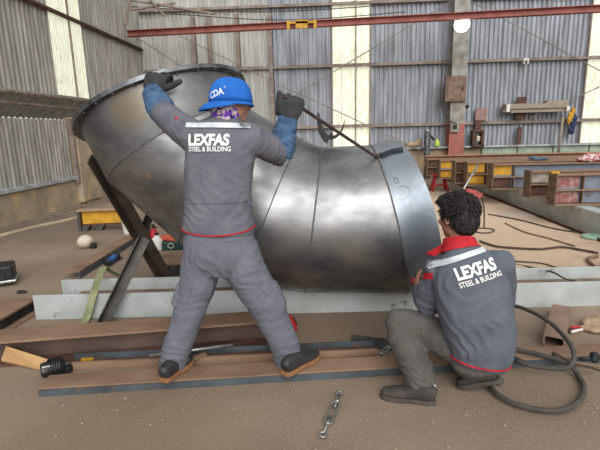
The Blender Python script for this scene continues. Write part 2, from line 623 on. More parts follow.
# roof truss in the top left corner
e = empty('roof_truss', PY(135, 5, 11.0))
tag(e, 'rusty lattice roof truss in the top left corner of the shed', 'truss')
for a, b in (((120, -2), (215, 14)), ((130, 10), (175, 3)), ((150, 0), (165, 16))):
    build('truss_bar', MB().tube([PY(*a, 11.2), PY(*b, 11.4)], 0.03, 6), m_girt, e)
build('truss_chord', MB().tube([PY(125, 26, 11.2), PY(133, -20, 11.2)], 0.04, 6), m_girt, e)

# ------------------------------------------------------------------ things on the back wall
def wallbox(name, pa, pb, Y, depth, m, label=None, cat=None, bevel=0.008, parent=None):
    a, b = PY(*pa, Y), PY(*pb, Y)
    c = (a + b) / 2
    mb = MB().box((c.x, Y + depth / 2, c.z), (abs(a.x - b.x), depth, abs(a.z - b.z)))
    o = build(name, mb, m, parent, None if parent else (c.x, Y + depth / 2, c.z), bevel=bevel)
    if label:
        tag(o, label, cat)
    return o


fl = wallbox('fuse_box', (446, 76), (466, 101), 12.95, 0.13, m_brown, 'rusty brown electrical fuse box mounted on the lamp column', 'electrical box')
wallbox('door_panel', (448, 78), (464, 99), 12.935, 0.015, m_brown, parent=fl)
wallbox('latch', (462, 87), (463.5, 91), 12.92, 0.02, m_dkcap, parent=fl)
so = wallbox('power_socket', (451, 122), (459, 132), 12.98, 0.1, m_col, 'cream power socket box low on the lamp column', 'socket')
wallbox('outlet', (453, 125), (457, 129), 12.96, 0.02, m_dkcap, parent=so)
wallbox('notice_board', (476, 108), (487, 120), 13.32, 0.04, m_pinkwood, 'pinkish square board fixed above the brown wall holder', 'board')
h = empty('tool_holder', PY(478, 146, 13.3))
tag(h, 'brown wooden holder box with an open front hanging low on the back wall', 'holder')
wallbox('back_board', (475.5, 120), (481.5, 133), 13.3, 0.04, m_dkrust, parent=h)
wallbox('box_side', (473, 131), (475, 147), 13.15, 0.2, m_dkrust, parent=h)
wallbox('box_side', (482, 131), (484, 147), 13.15, 0.2, m_dkrust, parent=h)
wallbox('box_floor', (473, 145), (484, 147), 13.15, 0.2, m_dkrust, parent=h)
wallbox('box_top', (473, 130), (484, 132), 13.15, 0.2, m_dkrust, parent=h)
wallbox('hook', (477, 136), (480, 141), 13.2, 0.05, m_ivory, parent=h)
wallbox('brown_board', (517, 97), (525.5, 119), 13.28, 0.05, m_dkrust, 'upright dark brown board crossing the plank shelf', 'board')
wallbox('wall_stake', (518, 127), (521, 146), 13.3, 0.05, m_dkrust, 'short brown stake under the upright brown board', 'stake')
sh = empty('plank_shelf', PY(540, 111, 13.2))
tag(sh, 'weathered plank shelf with white brackets high on the back wall', 'shelf')
wallbox('plank', (506, 104), (568, 107.5), 13.05, 0.3, m_wood, parent=sh)
wallbox('plank', (511, 109), (566, 111.5), 13.1, 0.25, m_wood, parent=sh)
wallbox('plank', (547, 100.5), (569, 102.5), 13.1, 0.25, m_wood, parent=sh)
wallbox('bracket', (507, 104), (510, 112), 13.02, 0.3, m_white, parent=sh)
wallbox('bracket', (567, 106), (570, 111), 13.02, 0.3, m_white, parent=sh)
po = MB().tube([PY(563, 117, 13.1), PY(558.5, 153, 13.0)], 0.035, 8)
tag(build('shelf_post', po, m_wood, loc=PY(558.5, 153, 13.0), smooth=True), 'pale wooden post propping the right end of the plank shelf', 'post')


def cloth_blob(name, pts, m, label, cat, loc):
    mb = MB()
    for p, r in pts:
        mb.ell(p, r)
    mb = remesh(mb, 0.012, 3, lambda p: 0.012 * noise.noise(p * 22))
    return tag(build(name, mb, m, loc=loc, smooth=True), label, cat)


g1, g2 = PY(573, 111, 13.2), PY(569, 120, 13.2)
cloth_blob('work_glove', [(g1, (0.06, 0.05, 0.1)), (g2, (0.06, 0.05, 0.12)), ((g1 + g2) / 2, (0.08, 0.05, 0.11)), (g2 + V((0.06, 0, 0.03)), (0.025, 0.03, 0.08))], m_yellow,
           'yellow glove hanging beside the right skylight', 'glove', g2)
g1, g2 = PY(574.5, 119, 13.25), PY(571.5, 131, 13.25)
cloth_blob('work_cloth', [(g1, (0.07, 0.05, 0.14)), (g2, (0.09, 0.06, 0.1)), ((g1 + g2) / 2, (0.08, 0.05, 0.16))], m_navy,
           'navy cloth hanging under the yellow glove', 'cloth', g2)
cm = wallbox('wall_camera', (524, 58), (529, 63.5), 13.2, 0.12, m_white, 'small white camera housing fixed to the upper wall rail', 'camera')
wallbox('lens', (525.5, 60.5), (527.5, 63), 13.18, 0.02, m_dkcap, parent=cm)
# flood lamp
lp = PY(462, 24.5, 12.0)
lm = empty('flood_lamp', lp)
tag(lm, 'round glowing flood lamp at the top of the column', 'lamp')
ax = (CAMP + V((0, 0, 0)) - lp).normalized()
build('lamp_housing', MB().lathe([(0.06, -0.12), (0.13, -0.06), (0.19, 0.0), (0.2, 0.02), (0.19, 0.02)], lp, ax), m_black, lm, smooth=True, auto=40)
build('lamp_lens', MB().lathe([(0.185, 0.022), (0.18, 0.045), (0.1, 0.06), (0.0, 0.065)], lp, ax), m_lamp, lm, smooth=True)
build('lamp_bracket', MB().tube([lp - ax * 0.1, lp - ax * 0.15 + V((0, 0, 0.12)), V((lp.x, lp.y + 0.3, lp.z + 0.2))], 0.02, 6), m_black, lm)
wires = arc_pts([PY(443, 60, 12.9), PY(441, 100, 12.9), PY(447, 118, 12.9), PY(457, 124, 12.9)], 8)
tag(build('cable', MB().tube(wires, 0.018, 6), m_cable, loc=wires[-1], smooth=True), 'dark cable looping down the left side of the fuse box', 'cable')
q = PY(464, 107, 13.3)
tag(build('cable_clip', MB().box(q, (0.2, 0.06, 0.1)).tube([q, q + V((0.12, -0.05, 0.02))], 0.04, 8), m_dkcap, loc=q), 'small black clip on the wall right of the fuse box', 'clip')
# clutter on the sill left of the column
zs = 0.86
q = PY(412, 146, 13.25); q.z = zs
cloth_blob('work_cloth', [(q + V((0, 0, 0.07)), (0.22, 0.07, 0.08)), (q + V((0.18, 0, 0.12)), (0.1, 0.07, 0.12))], m_rag2, 'crumpled beige rag on the sill left of the valve stand', 'cloth', q)
_v = PY(427, 172, 13.0)
vs_ = empty('valve_stand', V((_v.x, _v.y, 0)))
tag(vs_, 'grey metal valve post standing left of the lamp column', 'valve')
a, b = PY(427, 133, 13.0), PY(427, 172, 13.0)
b.z = 0.0
build('post', MB().tube([a, b], 0.09, 12), m_flange, vs_, smooth=True, auto=40)
build('valve_head', MB().lathe([(0.03, 0), (0.09, 0.03), (0.09, 0.1), (0.03, 0.16)], a, (0, 0, 1)), m_zinc, vs_, smooth=True, auto=40)
build('valve_arm', MB().tube([a, a + V((0.12, 0, -0.1)), a + V((0.2, 0, -0.2))], 0.03, 8), m_black, vs_, smooth=True)
q = PY(437, 146, 13.22); q.z = 0.86
tag(build('bottle', MB().lathe([(0.06, 0), (0.07, 0.02), (0.07, 0.13), (0.03, 0.18), (0.03, 0.22)], q, (0, 0, 1), 14), mat('lime_plastic', '#b9d45a', None, 1, 0.5), loc=q, smooth=True, auto=40),
    'small lime green bottle on the sill beside the lamp column', 'bottle')

# ------------------------------------------------------------------ the elbow
SEC = [((93, 140), (238, 78), -10), ((117, 184), (243, 104), -4), ((186, 243), (285, 128), -5), ((250, 283), (303, 138), -3),
       ((305, 289), (322, 146), 0), ((402, 290), (370, 144), 1), ((424, 287), (392, 137), 8)]
YP = 3.45
secs = []
for a, b, t in SEC:
    A, B = PY(*a, YP), PY(*b, YP)
    c = (A + B) / 2
    R = (A - B).length / 2 * 0.985
    u = (B - A).normalized()
    n0 = V((u.z, 0, -u.x))          # along the run of the pipe, mouth to far end
    tt = radians(t)
    n = (n0 * cos(tt) + V((0, 1, 0)) * sin(tt)).normalized()
    w = n.cross(u).normalized()
    secs.append((c, R, u, w, n))


def circ(s, th, k=1.0, dn=0.0):
    c, R, u, w, n = s
    return c + (u * cos(th) + w * sin(th)) * (R * k) + n * dn


pc = secs[4][0].copy()
pc.z = 0.2
elbow = empty('elbow_pipe', pc)
tag(elbow, 'huge welded segmented steel elbow pipe resting on the grey beam', 'pipe')
NR = 96
TH = 0.012
ppos = [None]


def lobs(p):
    return tuple(V(p) - pc)


hole = []
for px, py in ((127, 163),):
    pass
tan1 = PY(133, 108, 2.95)
m_pipe_mouth = mat('raw_steel_mouth', '#9a9997', '#6c6c6e', 3.0, 0.45, 0.85, 0.03, 40, c3='#a9a69e', s3=14, t3=(0.62, 0.85), stretch=(1, 1, 1.6), rvar=0.08,
                   spots=[(lobs(tan1), 0.2, '#9b8a72', 0.8), (lobs(PY(165, 118, 2.95)), 0.12, '#a3937a', 0.5), (lobs(PY(205, 84, 3.0)), 0.05, '#c9bd9b', 0.8)])
m_pipe_mid = mat('raw_steel_mid', '#a3a2a0', '#6e6e70', 3.0, 0.42, 0.88, 0.03, 40, c3='#a9a69e', s3=14, t3=(0.62, 0.85), stretch=(1, 1, 1.6), rvar=0.08,
                 spots=[(lobs(PY(149, 176, 2.9)), 0.022, '#c2a074', 0.95), (lobs(PY(122, 177, 2.95)), 0.014, '#c2a074', 0.8),
                        (lobs(PY(318, 262, 3.05)), 0.07, '#b9b8b2', 0.6), (lobs(PY(306, 245, 3.05)), 0.03, '#b9b8b2', 0.5)])
pipe_bvh_mb = MB()
for i in range(6):
    a, b = secs[i], secs[i + 1]
    mb = MB()
    vs = []
    for (s, k) in ((a, 1), (b, 1), (b, 1 - TH / b[1]), (a, 1 - TH / a[1])):
        vs += [circ(s, 2 * pi * j / NR, k) for j in range(NR)]
    fs = []
    for r in range(4):
        r2 = (r + 1) % 4
        fs += [(r * NR + j, r * NR + (j + 1) % NR, r2 * NR + (j + 1) % NR, r2 * NR + j) for j in range(NR)]
    mb.add(vs, fs)
    pipe_bvh_mb.add(vs, fs)
    m = m_pipe_mouth if i == 0 else (m_pipe_mid if i in (1, 2, 3, 4) else mat('raw_steel_end', '#a0a7ad', '#778087', 2.6, 0.44, 0.8, 0.03, 40, c3='#b4b8ba', s3=14, t3=(0.6, 0.85), rvar=0.08))
    build('segment', mb, m, elbow, smooth=True, auto=30)
for i in range(1, 6):
    s = secs[i]
    pts = [circ(s, 2 * pi * j / 160, 1.0, 0.0) for j in range(160)]
    pts = [p + (p - s[0]).normalized() * (0.001 + 0.0015 * noise.noise(p * 30)) for p in pts]
    build('weld_seam', MB().tube(pts, 0.006 if i in (4, 5) else 0.004, 6, True), m_weld, elbow, smooth=True)
# mouth flange ring
s = secs[0]
mb = MB()
prof = [(1.0, 0.0), (1.0, -0.022), (1 + 0.06 / s[1], -0.022), (1 + 0.06 / s[1], 0.0)]
prof = [(1 - TH / s[1], 0.004), (1 - TH / s[1], -0.024), (1 + 0.05 / s[1], -0.024), (1 + 0.05 / s[1], 0.004)]
vs = []
for k, dn in prof:
    vs += [circ(s, 2 * pi * j / NR, k, dn) for j in range(NR)]
fs = []
for r in range(4):
    r2 = (r + 1) % 4
    fs += [(r * NR + j, r * NR + (j + 1) % NR, r2 * NR + (j + 1) % NR, r2 * NR + j) for j in range(NR)]
mb.add(vs, fs)
build('flange', mb, m_flange, elbow, smooth=True, auto=30)
for j in range(28):
    th = 2 * pi * (j + 0.5) / 28
    p = circ(s, th, 1 + 0.028 / s[1], 0.004)
    build('bolt', MB().lathe([(0.009, 0), (0.009, 0.008), (0.004, 0.01)], p, s[4], 6), m_weld, elbow)
# backing strip on top of the end segment
PB = bvh_of(pipe_bvh_mb)


def on_pipe(px, py):
    d = ray(px, py).normalized()
    h = PB.ray_cast(CAMP, d)
    return (h[0], h[1]) if h[0] is not None else (None, None)


def pipe_strip(name, ctrl, wid, thick, m, label=None):
    pts = []
    for (px, py) in ctrl:
        h, n = on_pipe(px, py)
        if h is not None:
            pts.append((h, n))
    mb = MB()
    for i, (p, n) in enumerate(pts):
        t = (pts[min(i + 1, len(pts) - 1)][0] - pts[max(i - 1, 0)][0]).normalized()
        if n.dot(p - CAMP) > 0:
            n = -n
        sd = t.cross(n).normalized()
        base = len(mb.v)
        mb.v += [p + sd * wid - n * 0.004, p - sd * wid - n * 0.004, p - sd * wid + n * thick, p + sd * wid + n * thick]
        if i:
            q = base - 4
            mb.f += [(q + k, q + (k + 1) % 4, base + (k + 1) % 4, base + k) for k in range(4)]
    mb.f += [(0, 1, 2, 3), (len(mb.v) - 4, len(mb.v) - 3, len(mb.v) - 2, len(mb.v) - 1)]
    o = build(name, mb, m, elbow)
    if label:
        o['label'] = label
    return o


pipe_strip('backing_strip', [(381, 157), (387, 154), (393, 152), (398, 151), (403, 150)], 0.025, 0.01, mat('blue_black_strip', '#3f4654', '#2c3038', 30, 0.5, 0.5), 'dark blue torn strip')
# curved lifting strap welded on top
h, n = on_pipe(330, 148)
if h is None:
    h = PY(330, 145, YP)
mb = MB()
k = 22
oc, ic = [], []
for i in range(k + 1):
    a = radians(-195 + 190 * i / k)
    oc.append((0.1 * cos(a), 0.185 * sin(a) * (1.0 if i < k / 2 else 0.8)))
    th_ = 0.004 + 0.034 * sin(pi * i / k) ** 0.8
    if i > k * 0.55:
        th_ *= 0.6
    ic.append(((0.1 - th_ * 1.1) * cos(a) + 0.004, (0.185 - th_ * 1.5) * sin(a) * (1.0 if i < k / 2 else 0.8)))
cc = PY(331, 119, 3.4)
lo = []
for yy in (-0.035, 0.035):
    lo += [cc + V((x + yy * 0.1, yy, z)) for x, z in oc] + [cc + V((x + yy * 0.1, yy, z)) for x, z in ic]
K = k + 1
mb.v = lo
for i in range(k):
    mb.f += [(i, i + 1, K + i + 1, K + i), (2 * K + i, 3 * K + i, 3 * K + i + 1, 2 * K + i + 1), (i, 2 * K + i, 2 * K + i + 1, i + 1), (K + i, K + i + 1, 3 * K + i + 1, 3 * K + i)]
mb.f += [(0, K, 3 * K, 2 * K), (k, 2 * K + k, 3 * K + k, K + k)]
o = build('lifting_strap', mb, m_black, elbow, smooth=True, auto=40)
o['label'] = 'black curved strap plate'
# chalk figure on the end segment
for pts in ([(394, 178), (396, 183), (399, 183), (396, 178), (394, 178)], [(398, 188), (403, 186), (409, 189), (410, 194), (404, 199), (398, 199)]):
    line = []
    for p in pts:
        hh, nn = on_pipe(*p)
        if hh is not None:
            line.append(hh)
    if len(line) > 2:
        build('chalk_mark', MB().tube(arc_pts(line, 5), 0.002, 4), m_flange, elbow)

# ------------------------------------------------------------------ grey beam the elbow rests on
gA, gB = PZ(36, 320), PZ(600, 306)
gd = (gB - gA).normalized()
gp = V((-gd.y, gd.x, 0))
gEnd = gA + gd * 6.2
GH, GW = 0.2, 0.37
gb = empty('steel_beam', gA)
tag(gb, 'long pale grey painted steel beam lying on its side under the elbow pipe', 'beam')
def slab(a, b, dirp, w, z0, z1):
    return MB().add([a + V((0, 0, z0)), b + V((0, 0, z0)), b + dirp * w + V((0, 0, z0)), a + dirp * w + V((0, 0, z0)),
                     a + V((0, 0, z1)), b + V((0, 0, z1)), b + dirp * w + V((0, 0, z1)), a + dirp * w + V((0, 0, z1))],
                    [(0, 3, 2, 1), (4, 5, 6, 7), (0, 1, 5, 4), (1, 2, 6, 5), (2, 3, 7, 6), (3, 0, 4, 7)])


build('front_flange', slab(gA, gEnd, gp, 0.02, 0, GH), m_greybeam, gb, bevel=0.003)
a2 = gA + gp * GW + gd * 0.03
build('rear_flange', slab(a2, gEnd + gp * GW, gp, 0.02, 0, GH), m_greybeam, gb, bevel=0.003)
build('web', slab(gA + gp * 0.02 + gd * 0.1, gEnd + gp * 0.02, gp, GW - 0.02, 0.075, 0.09), m_greybeam, gb)
mb = slab(gA + gp * 0.021 + gd * 0.2, gEnd + gp * 0.021, gp, GW - 0.022, 0.0905, 0.1)
o = build('dirt_layer', mb, m_dirt, gb)
o['label'] = 'brown dirt lying on the web'

# ------------------------------------------------------------------ bars on the floor in the foreground
cA, cB = PZ(39, 397), PZ(600, 363)
cdv = (cB - cA).normalized()
cpv = V((-cdv.y, cdv.x, 0))
cEnd = cA + cdv * 3.7
CW, CH = 0.14, 0.052
ch = empty('steel_channel', cA)
tag(ch, 'long brown topped steel channel lying nearest the camera, under both workers feet', 'channel')
build('top_plate', slab(cA, cEnd, cpv, CW, CH - 0.008, CH), m_rust, ch, bevel=0.002)
build('front_flange', slab(cA, cEnd, cpv, 0.01, 0, CH - 0.0085), m_scale, ch)
build('rear_flange', slab(cA + cpv * (CW - 0.01), cEnd + cpv * (CW - 0.01), cpv, 0.01, 0, CH - 0.0085), m_scale, ch)

dA, dB = PZ(66, 371), PZ(378, 357)
dd = (dB - dA).normalized()
dp = V((-dd.y, dd.x, 0))
ch2 = empty('steel_channel', dA)
tag(ch2, 'dark open steel channel lying between the rusty beam and the front channel', 'channel')
build('front_flange', slab(dA, dB, dp, 0.018, 0, 0.05), m_rust, ch2)
build('rear_flange', slab(dA + dp * 0.12, dB + dp * 0.12, dp, 0.012, 0, 0.05), m_scale, ch2)
build('web', slab(dA + dp * 0.0185, dB + dp * 0.0185, dp, 0.101, 0.0, 0.012), m_dkrust, ch2)

# rusty beam on the left
bA, bB = PZ(-40, 371), PZ(272, 345)
bd = (bB - bA).normalized()
bp = V((-bd.y, bd.x, 0))
hb = empty('rusty_beam', bA)
tag(hb, 'heavy rust brown steel I beam lying on the floor at the left behind the workers legs', 'beam')
BH, BW = 0.17, 0.2
build('bottom_flange', slab(bA, bB, bp, BW, 0, 0.014), m_dkrust, hb)
build('web', slab(bA + bp * (BW / 2 - 0.006), bB + bp * (BW / 2 - 0.006), bp, 0.012, 0.0145, BH - 0.0145), mat('dark_web', '#6a564c', '#54433b', 7, 0.7, 0.1, stretch=(0.4, 1, 1), c3='#8b6a50', s3=8, t3=(0.6, 0.8)), hb)
build('top_flange', slab(bA, bB, bp, BW, BH - 0.014, BH), m_rust, hb, bevel=0.002)

# loose pieces
p, q = PZ(190, 350, 0.09), PZ(233, 345, 0.09)
pl = PZ(150, 354, 0.09)
tag(build('steel_rod', MB().tube([pl + V((0, -0.02, 0.0)), q], 0.011, 8), m_zinc, loc=pl, smooth=True), 'short grey steel rod lying across the dark channel between the standing workers feet', 'rod')
p, q = PZ(184, 361, 0.055), PZ(204, 353, 0.055)
d = (q - p).normalized()
tag(build('flat_bar', slab(p, q, V((d.y, -d.x, 0)), 0.035, 0.0, 0.008), m_rust, loc=p), 'short brown flat bar laid across the dark channel beside the standing workers left boot', 'bar')
p, q = PZ(351, 342), PZ(400, 348)
d = (q - p).normalized()
tag(build('steel_angle', MB().prism(lprof(0.055, 0.008), p + V((0, 0, 0)), q + d * 0.1, (0, 0, 1)), m_strut2, loc=p), 'short dark steel angle lying left of the squatting workers knee', 'angle')
# twisted wire
pts = [PZ(378, 357, 0.02), PZ(384, 349, 0.02), PZ(390, 346, 0.03), PZ(386, 352, 0.02), PZ(380, 353, 0.04), PZ(388, 356, 0.02)]
tag(build('wire_coil', MB().tube(arc_pts(pts, 6), 0.006, 6), m_zinc, loc=pts[0], smooth=True), 'small tangle of wire by the end of the dark channel', 'wire')
# red helmet-like object behind the right boot
q = PZ(286, 338)
hh = empty('hard_hat', q)
tag(hh, 'red and black helmet on the floor behind the standing workers right leg', 'helmet')
ax = V((0.75, -0.45, 0.55)).normalized()
qc = q + V((-0.01, 0, 0.085))
build('shell', MB().lathe([(0.088, -0.05), (0.09, 0.0), (0.08, 0.045), (0.056, 0.07), (0.025, 0.085), (0, 0.087)], qc, ax), m_red, hh, smooth=True)
build('brim', MB().lathe([(0.084, -0.065), (0.1, -0.06), (0.1, -0.05), (0.084, -0.045)], qc, ax), m_dkcap, hh, smooth=True)
for k in range(3):
    a = ax.cross(V((0, 0, 1))).normalized() * (0.035 * (k - 1))
    build('vent_slot', MB().box(qc + ax * 0.07 + a, (0.012, 0.05, 0.03), ax.to_track_quat('Z', 'Y').to_matrix()), m_dkcap, hh)

# turnbuckle
tA, tB = PZ(322, 437, 0.015), PZ(341, 392, 0.015)
td = (tB - tA).normalized()
ts = V((-td.y, td.x, 0))
L_ = (tB - tA).length
tk = empty('turnbuckle', (tA + tB) / 2 - V((0, 0, 0.015)))
tag(tk, 'galvanised turnbuckle lying on the floor in the centre foreground', 'turnbuckle')
f0, f1 = tA + td * L_ * 0.27, tA + td * L_ * 0.77
mb = MB()
for sgn in (-1, 1):
    mb.tube(arc_pts([f0, f0 + td * 0.02 + ts * 0.017 * sgn, f1 - td * 0.02 + ts * 0.017 * sgn, f1], 6), 0.0055, 8)
mb.lathe([(0.006, -0.012), (0.012, -0.008), (0.012, 0.012), (0.006, 0.014)], f0, td, 10).lathe([(0.006, -0.012), (0.012, -0.008), (0.012, 0.012), (0.006, 0.014)], f1, td, 10)
build('body', mb, m_zinc, tk, smooth=True, auto=50)
e0 = tA + td * 0.018
build('eye_bolt', MB().tube([f0 + td * 0.055, f0, e0 + td * 0.018], 0.0065, 8).tube([e0 + (td * cos(2 * pi * j / 20) + ts * sin(2 * pi * j / 20)) * 0.017 for j in range(20)], 0.006, 8, True), m_zinc, tk, smooth=True)
e1 = tB - td * 0.015
build('hook_bolt', MB().tube([f1 - td * 0.055, f1, e1 - td * 0.01], 0.0065, 8).tube(arc_pts([e1 - td * 0.012, e1 - ts * 0.012 + td * 0.004, e1 + td * 0.017, e1 + ts * 0.017 + td * 0.004, e1 + ts * 0.02 - td * 0.012], 6), 0.006, 8), m_zinc, tk, smooth=True)

# cardboard and small black motor
pts = [PZ(6, 346, 0.12), PZ(50, 360, 0.06), PZ(44, 370, 0.015), PZ(1, 360, 0.03)]
mb = MB().add([p for p in pts] + [p - V((0, -0.004, 0.012)) for p in pts], [(0, 1, 2, 3), (7, 6, 5, 4), (0, 4, 5, 1), (1, 5, 6, 2), (2, 6, 7, 3), (3, 7, 4, 0)])
tag(build('cardboard_sheet', mb, m_card, loc=pts[2]), 'light brown cardboard piece leaning on the rusty beam at the left', 'cardboard')
q = PZ(54, 376)
mo = empty('small_motor', q)
tag(mo, 'greasy black motor lump on the floor beside the cardboard piece', 'motor')
ax = V((0.8, 0.35, 0.1)).normalized()
build('casing', MB().lathe([(0.02, -0.075), (0.042, -0.07), (0.046, -0.03), (0.046, 0.04), (0.03, 0.055), (0.014, 0.06), (0.014, 0.085)], q + V((0, 0.02, 0.048)), ax, 16), m_black, mo, smooth=True, auto=40)
mb = MB()
for k in range(6):
    mb.lathe([(0.047, 0), (0.052, 0.001), (0.052, 0.005), (0.047, 0.006)], q + V((0, 0.02, 0.052)) + ax * (-0.03 + 0.013 * k), ax, 16)
build('cooling_fin', mb, m_black, mo)
build('cover_plate', MB().box(q + V((-0.02, -0.025, 0.062)), (0.05, 0.02, 0.04), Matrix.Rotation(0.5, 3, 'Z')), m_zinc, mo, bevel=0.004)
build('bracket', MB().box(q + V((0.05, 0.05, 0.02)), (0.07, 0.05, 0.04)), m_black, mo, bevel=0.005)
q = PZ(88, 361)
tag(build('tape_roll', MB().lathe([(0.02, 0), (0.04, 0), (0.04, 0.02), (0.02, 0.02)], q, (0, 0, 1), 18), m_yellow, loc=q), 'bit of yellow tape under the rusty beam', 'tape')

# rectangular tube
a, b = PZ(553, 349), PZ(561, 316)
a2_, b2_ = a + V((0, 0, 0.005)), b + V((0, 0, 0.005))
w, hgt, t = 0.12, 0.085, 0.008
prof_o = [(-w / 2, 0), (w / 2, 0), (w / 2, hgt), (-w / 2, hgt)]
prof_i = [(-w / 2 + t, t), (w / 2 - t, t), (w / 2 - t, hgt - t), (-w / 2 + t, hgt - t)]
tdv = (b - a).normalized()
trt = tdv.cross(V((0, 0, 1)))
vs = []
for P0 in (a, b):
    for pr in (prof_o, prof_i):
        vs += [P0 + trt * x + V((0, 0, y)) for x, y in pr]
fs = []
for j in range(4):
    k = (j + 1) % 4
    fs += [(j, k, 8 + k, 8 + j), (4 + j, 12 + j, 12 + k, 4 + k), (j, 4 + j, 4 + k, k), (8 + j, 8 + k, 12 + k, 12 + j)]
tag(build('rectangular_tube', MB().add(vs, fs), mat('tube_scale', '#9a8274', '#84695b', 8, 0.7, 0.1), loc=a), 'short length of brown rectangular steel tube beside the hose loops', 'tube')

# hose
def fp(x, y, z):
    return PZ(x, y, z)


hz = [fp(496, 311, 0.10), fp(515, 306, 0.13), fp(545, 319, 0.16), fp(568, 341, 0.17), fp(574, 358, 0.13), fp(566, 368, 0.09), fp(545, 368, 0.07), fp(524, 364, 0.07), fp(511, 357, 0.07)]
hz2 = [fp(508, 348, 0.07), fp(528, 352, 0.075), fp(548, 357, 0.075), fp(568, 364, 0.06), fp(578, 375, 0.022), fp(584, 388, 0.022), fp(578, 402, 0.022), fp(562, 410, 0.022), fp(540, 410, 0.022), fp(515, 404, 0.022), fp(497, 394, 0.022), fp(489, 383, 0.022)]
hs = empty('rubber_hose', fp(570, 405, 0))
tag(hs, 'thick black rubber hose looping on the floor right of the squatting worker', 'hose')
build('upper_loop', MB().tube(arc_pts(hz, 8), 0.013, 10), m_rubber, hs, smooth=True)
build('lower_loop', MB().tube(arc_pts(hz2, 8), 0.014, 10), m_rubber, hs, smooth=True)
pe = hz[-1]
build('coupling', MB().tube([fp(506, 355, 0.07), fp(523, 363, 0.07)], 0.018, 10), m_black, hs, smooth=True)
build('hose_end', MB().lathe([(0.02, 0), (0.03, 0.004), (0.03, 0.02), (0.018, 0.025)], fp(497, 381, 0.012), (0.1, -0.6, 0.8), 14), m_rubber, hs, smooth=True, auto=40)
# cable bundle on the right end of the channel
for k, (za, lab) in enumerate(((0.08, 'upper'), (0.07, 'lower'))):
    pts = [fp(553, 352 + 3 * k, 0.06), fp(570, 361 + 3 * k, za), fp(585, 364 + 2 * k, za), fp(604, 368 + 4 * k, 0.06)]
    tag(build('cable', MB().tube(arc_pts(pts, 6), 0.007, 6), m_cable if k else m_cable2, loc=pts[0], smooth=True),
        ('brown' if k else 'tan') + ' cable running off the right end of the front channel', 'cable')
q = fp(590, 362, 0.06)
cl = empty('clamp', q)
tag(cl, 'dark clamp with a round jaw on the channel at the right edge', 'clamp')
build('jaw', MB().lathe([(0.012, -0.03), (0.025, -0.02), (0.025, 0.02), (0.012, 0.03)], q + V((0.02, 0, 0.03)), (0.3, 0.2, 0.9), 14), m_black, cl, smooth=True, auto=40)
build('handle', MB().tube([q + V((-0.06, 0, 0.02)), q + V((0.02, 0, 0.02)), q + V((0.08, 0.02, 0.02))], 0.012, 8), m_black, cl, smooth=True)
# pliers and white bits, rag
q = fp(572, 331, 0)
pk = empty('pliers', q)
tag(pk, 'red handled pliers on the floor beside the rectangular tube', 'pliers')
for k in (0, 1):
    build('handle', MB().tube(arc_pts([fp(571, 328 + 4 * k, 0.02), fp(577, 327 + 3.5 * k, 0.025), fp(582, 329 + 0.5 * k, 0.02)], 5), 0.01, 8), m_red if k == 0 else m_white, pk, smooth=True)
build('jaw', MB().tube([fp(566, 331, 0.015), fp(572, 330, 0.015)], 0.011, 8), m_black, pk, smooth=True)
q = fp(594, 326, 0)
cloth_blob('floor_rag', [(fp(598, 322, 0.03), (0.12, 0.08, 0.03)), (fp(588, 328, 0.02), (0.06, 0.04, 0.02)), (fp(600, 330, 0.02), (0.08, 0.05, 0.02))], m_rag2,
           'crumpled beige rag on the floor at the right edge', 'rag', q)

# ------------------------------------------------------------------ trestle struts on the left of the elbow
def angle_bar(name, a, b, m, label, size=0.08, up=(0, -1, 0)):
    o = build(name, MB().prism(lprof(size, 0.009), a, b, up), m, loc=b)
    return tag(o, label, 'strut')


sa, sb = PY(91, 155, 3.25), PZ(166, 284, 0)
angle_bar('leaning_strut', sb, sa, m_strut, 'long dark rusty angle strut leaning against the left flank of the elbow pipe', 0.1)
p = PZ(98, 325, 0.0)
q = PY(141, 236, 3.28)
angle_bar('raking_strut', p, q, m_strut2, 'grey steel angle strut standing in front of the grey beam and propping the leaning strut', 0.075)
a_, b_ = PY(150, 210, 3.9), PZ(128, 262)
angle_bar('back_brace', b_, a_, m_strut2, 'short grey brace behind the crossing of the two struts', 0.06)
# olive strap
pts = [PY(108, 270, 3.75), PY(104, 267, 3.66), PY(99, 276, 3.5), PY(96, 286, 3.32), PY(93, 295, 3.2), PY(89, 310, 3.185), PY(86, 319, 3.17), PZ(82, 327, 0.012)]
mb = MB()
pp = arc_pts([pts[0] + V((0.05, 0.12, -0.1))] + pts, 6)
for i, p in enumerate(pp):
    mb.v += [p + V((-0.03, 0, 0)), p + V((0.03, 0, 0)), p + V((0.03, 0.006, 0.003)), p + V((-0.03, 0.006, 0.003))]
    if i:
        b0 = i * 4
        mb.f += [(b0 - 4 + j, b0 - 4 + (j + 1) % 4, b0 + (j + 1) % 4, b0 + j) for j in range(4)]
mb.f += [(0, 1, 2, 3), tuple(len(mb.v) - 4 + j for j in range(4))]
tag(build('sling_strap', mb, m_strap, loc=pp[-1], smooth=True, auto=60), 'olive lifting strap draped over the grey beam at its left end', 'strap')
q = PZ(96, 290, 0.1)
ft = empty('spray_can', q)
tag(ft, 'silver can with a red cap standing between the flanges of the grey beam', 'can')
build('can', MB().lathe([(0.03, 0), (0.032, 0.005), (0.032, 0.06), (0.022, 0.075)], q, (0.2, 0, 1), 16), m_zinc, ft, smooth=True, auto=40)
build('cap', MB().lathe([(0.02, 0.075), (0.02, 0.11), (0.012, 0.12)], q, (0.2, 0, 1), 14), m_red, ft, smooth=True, auto=40)

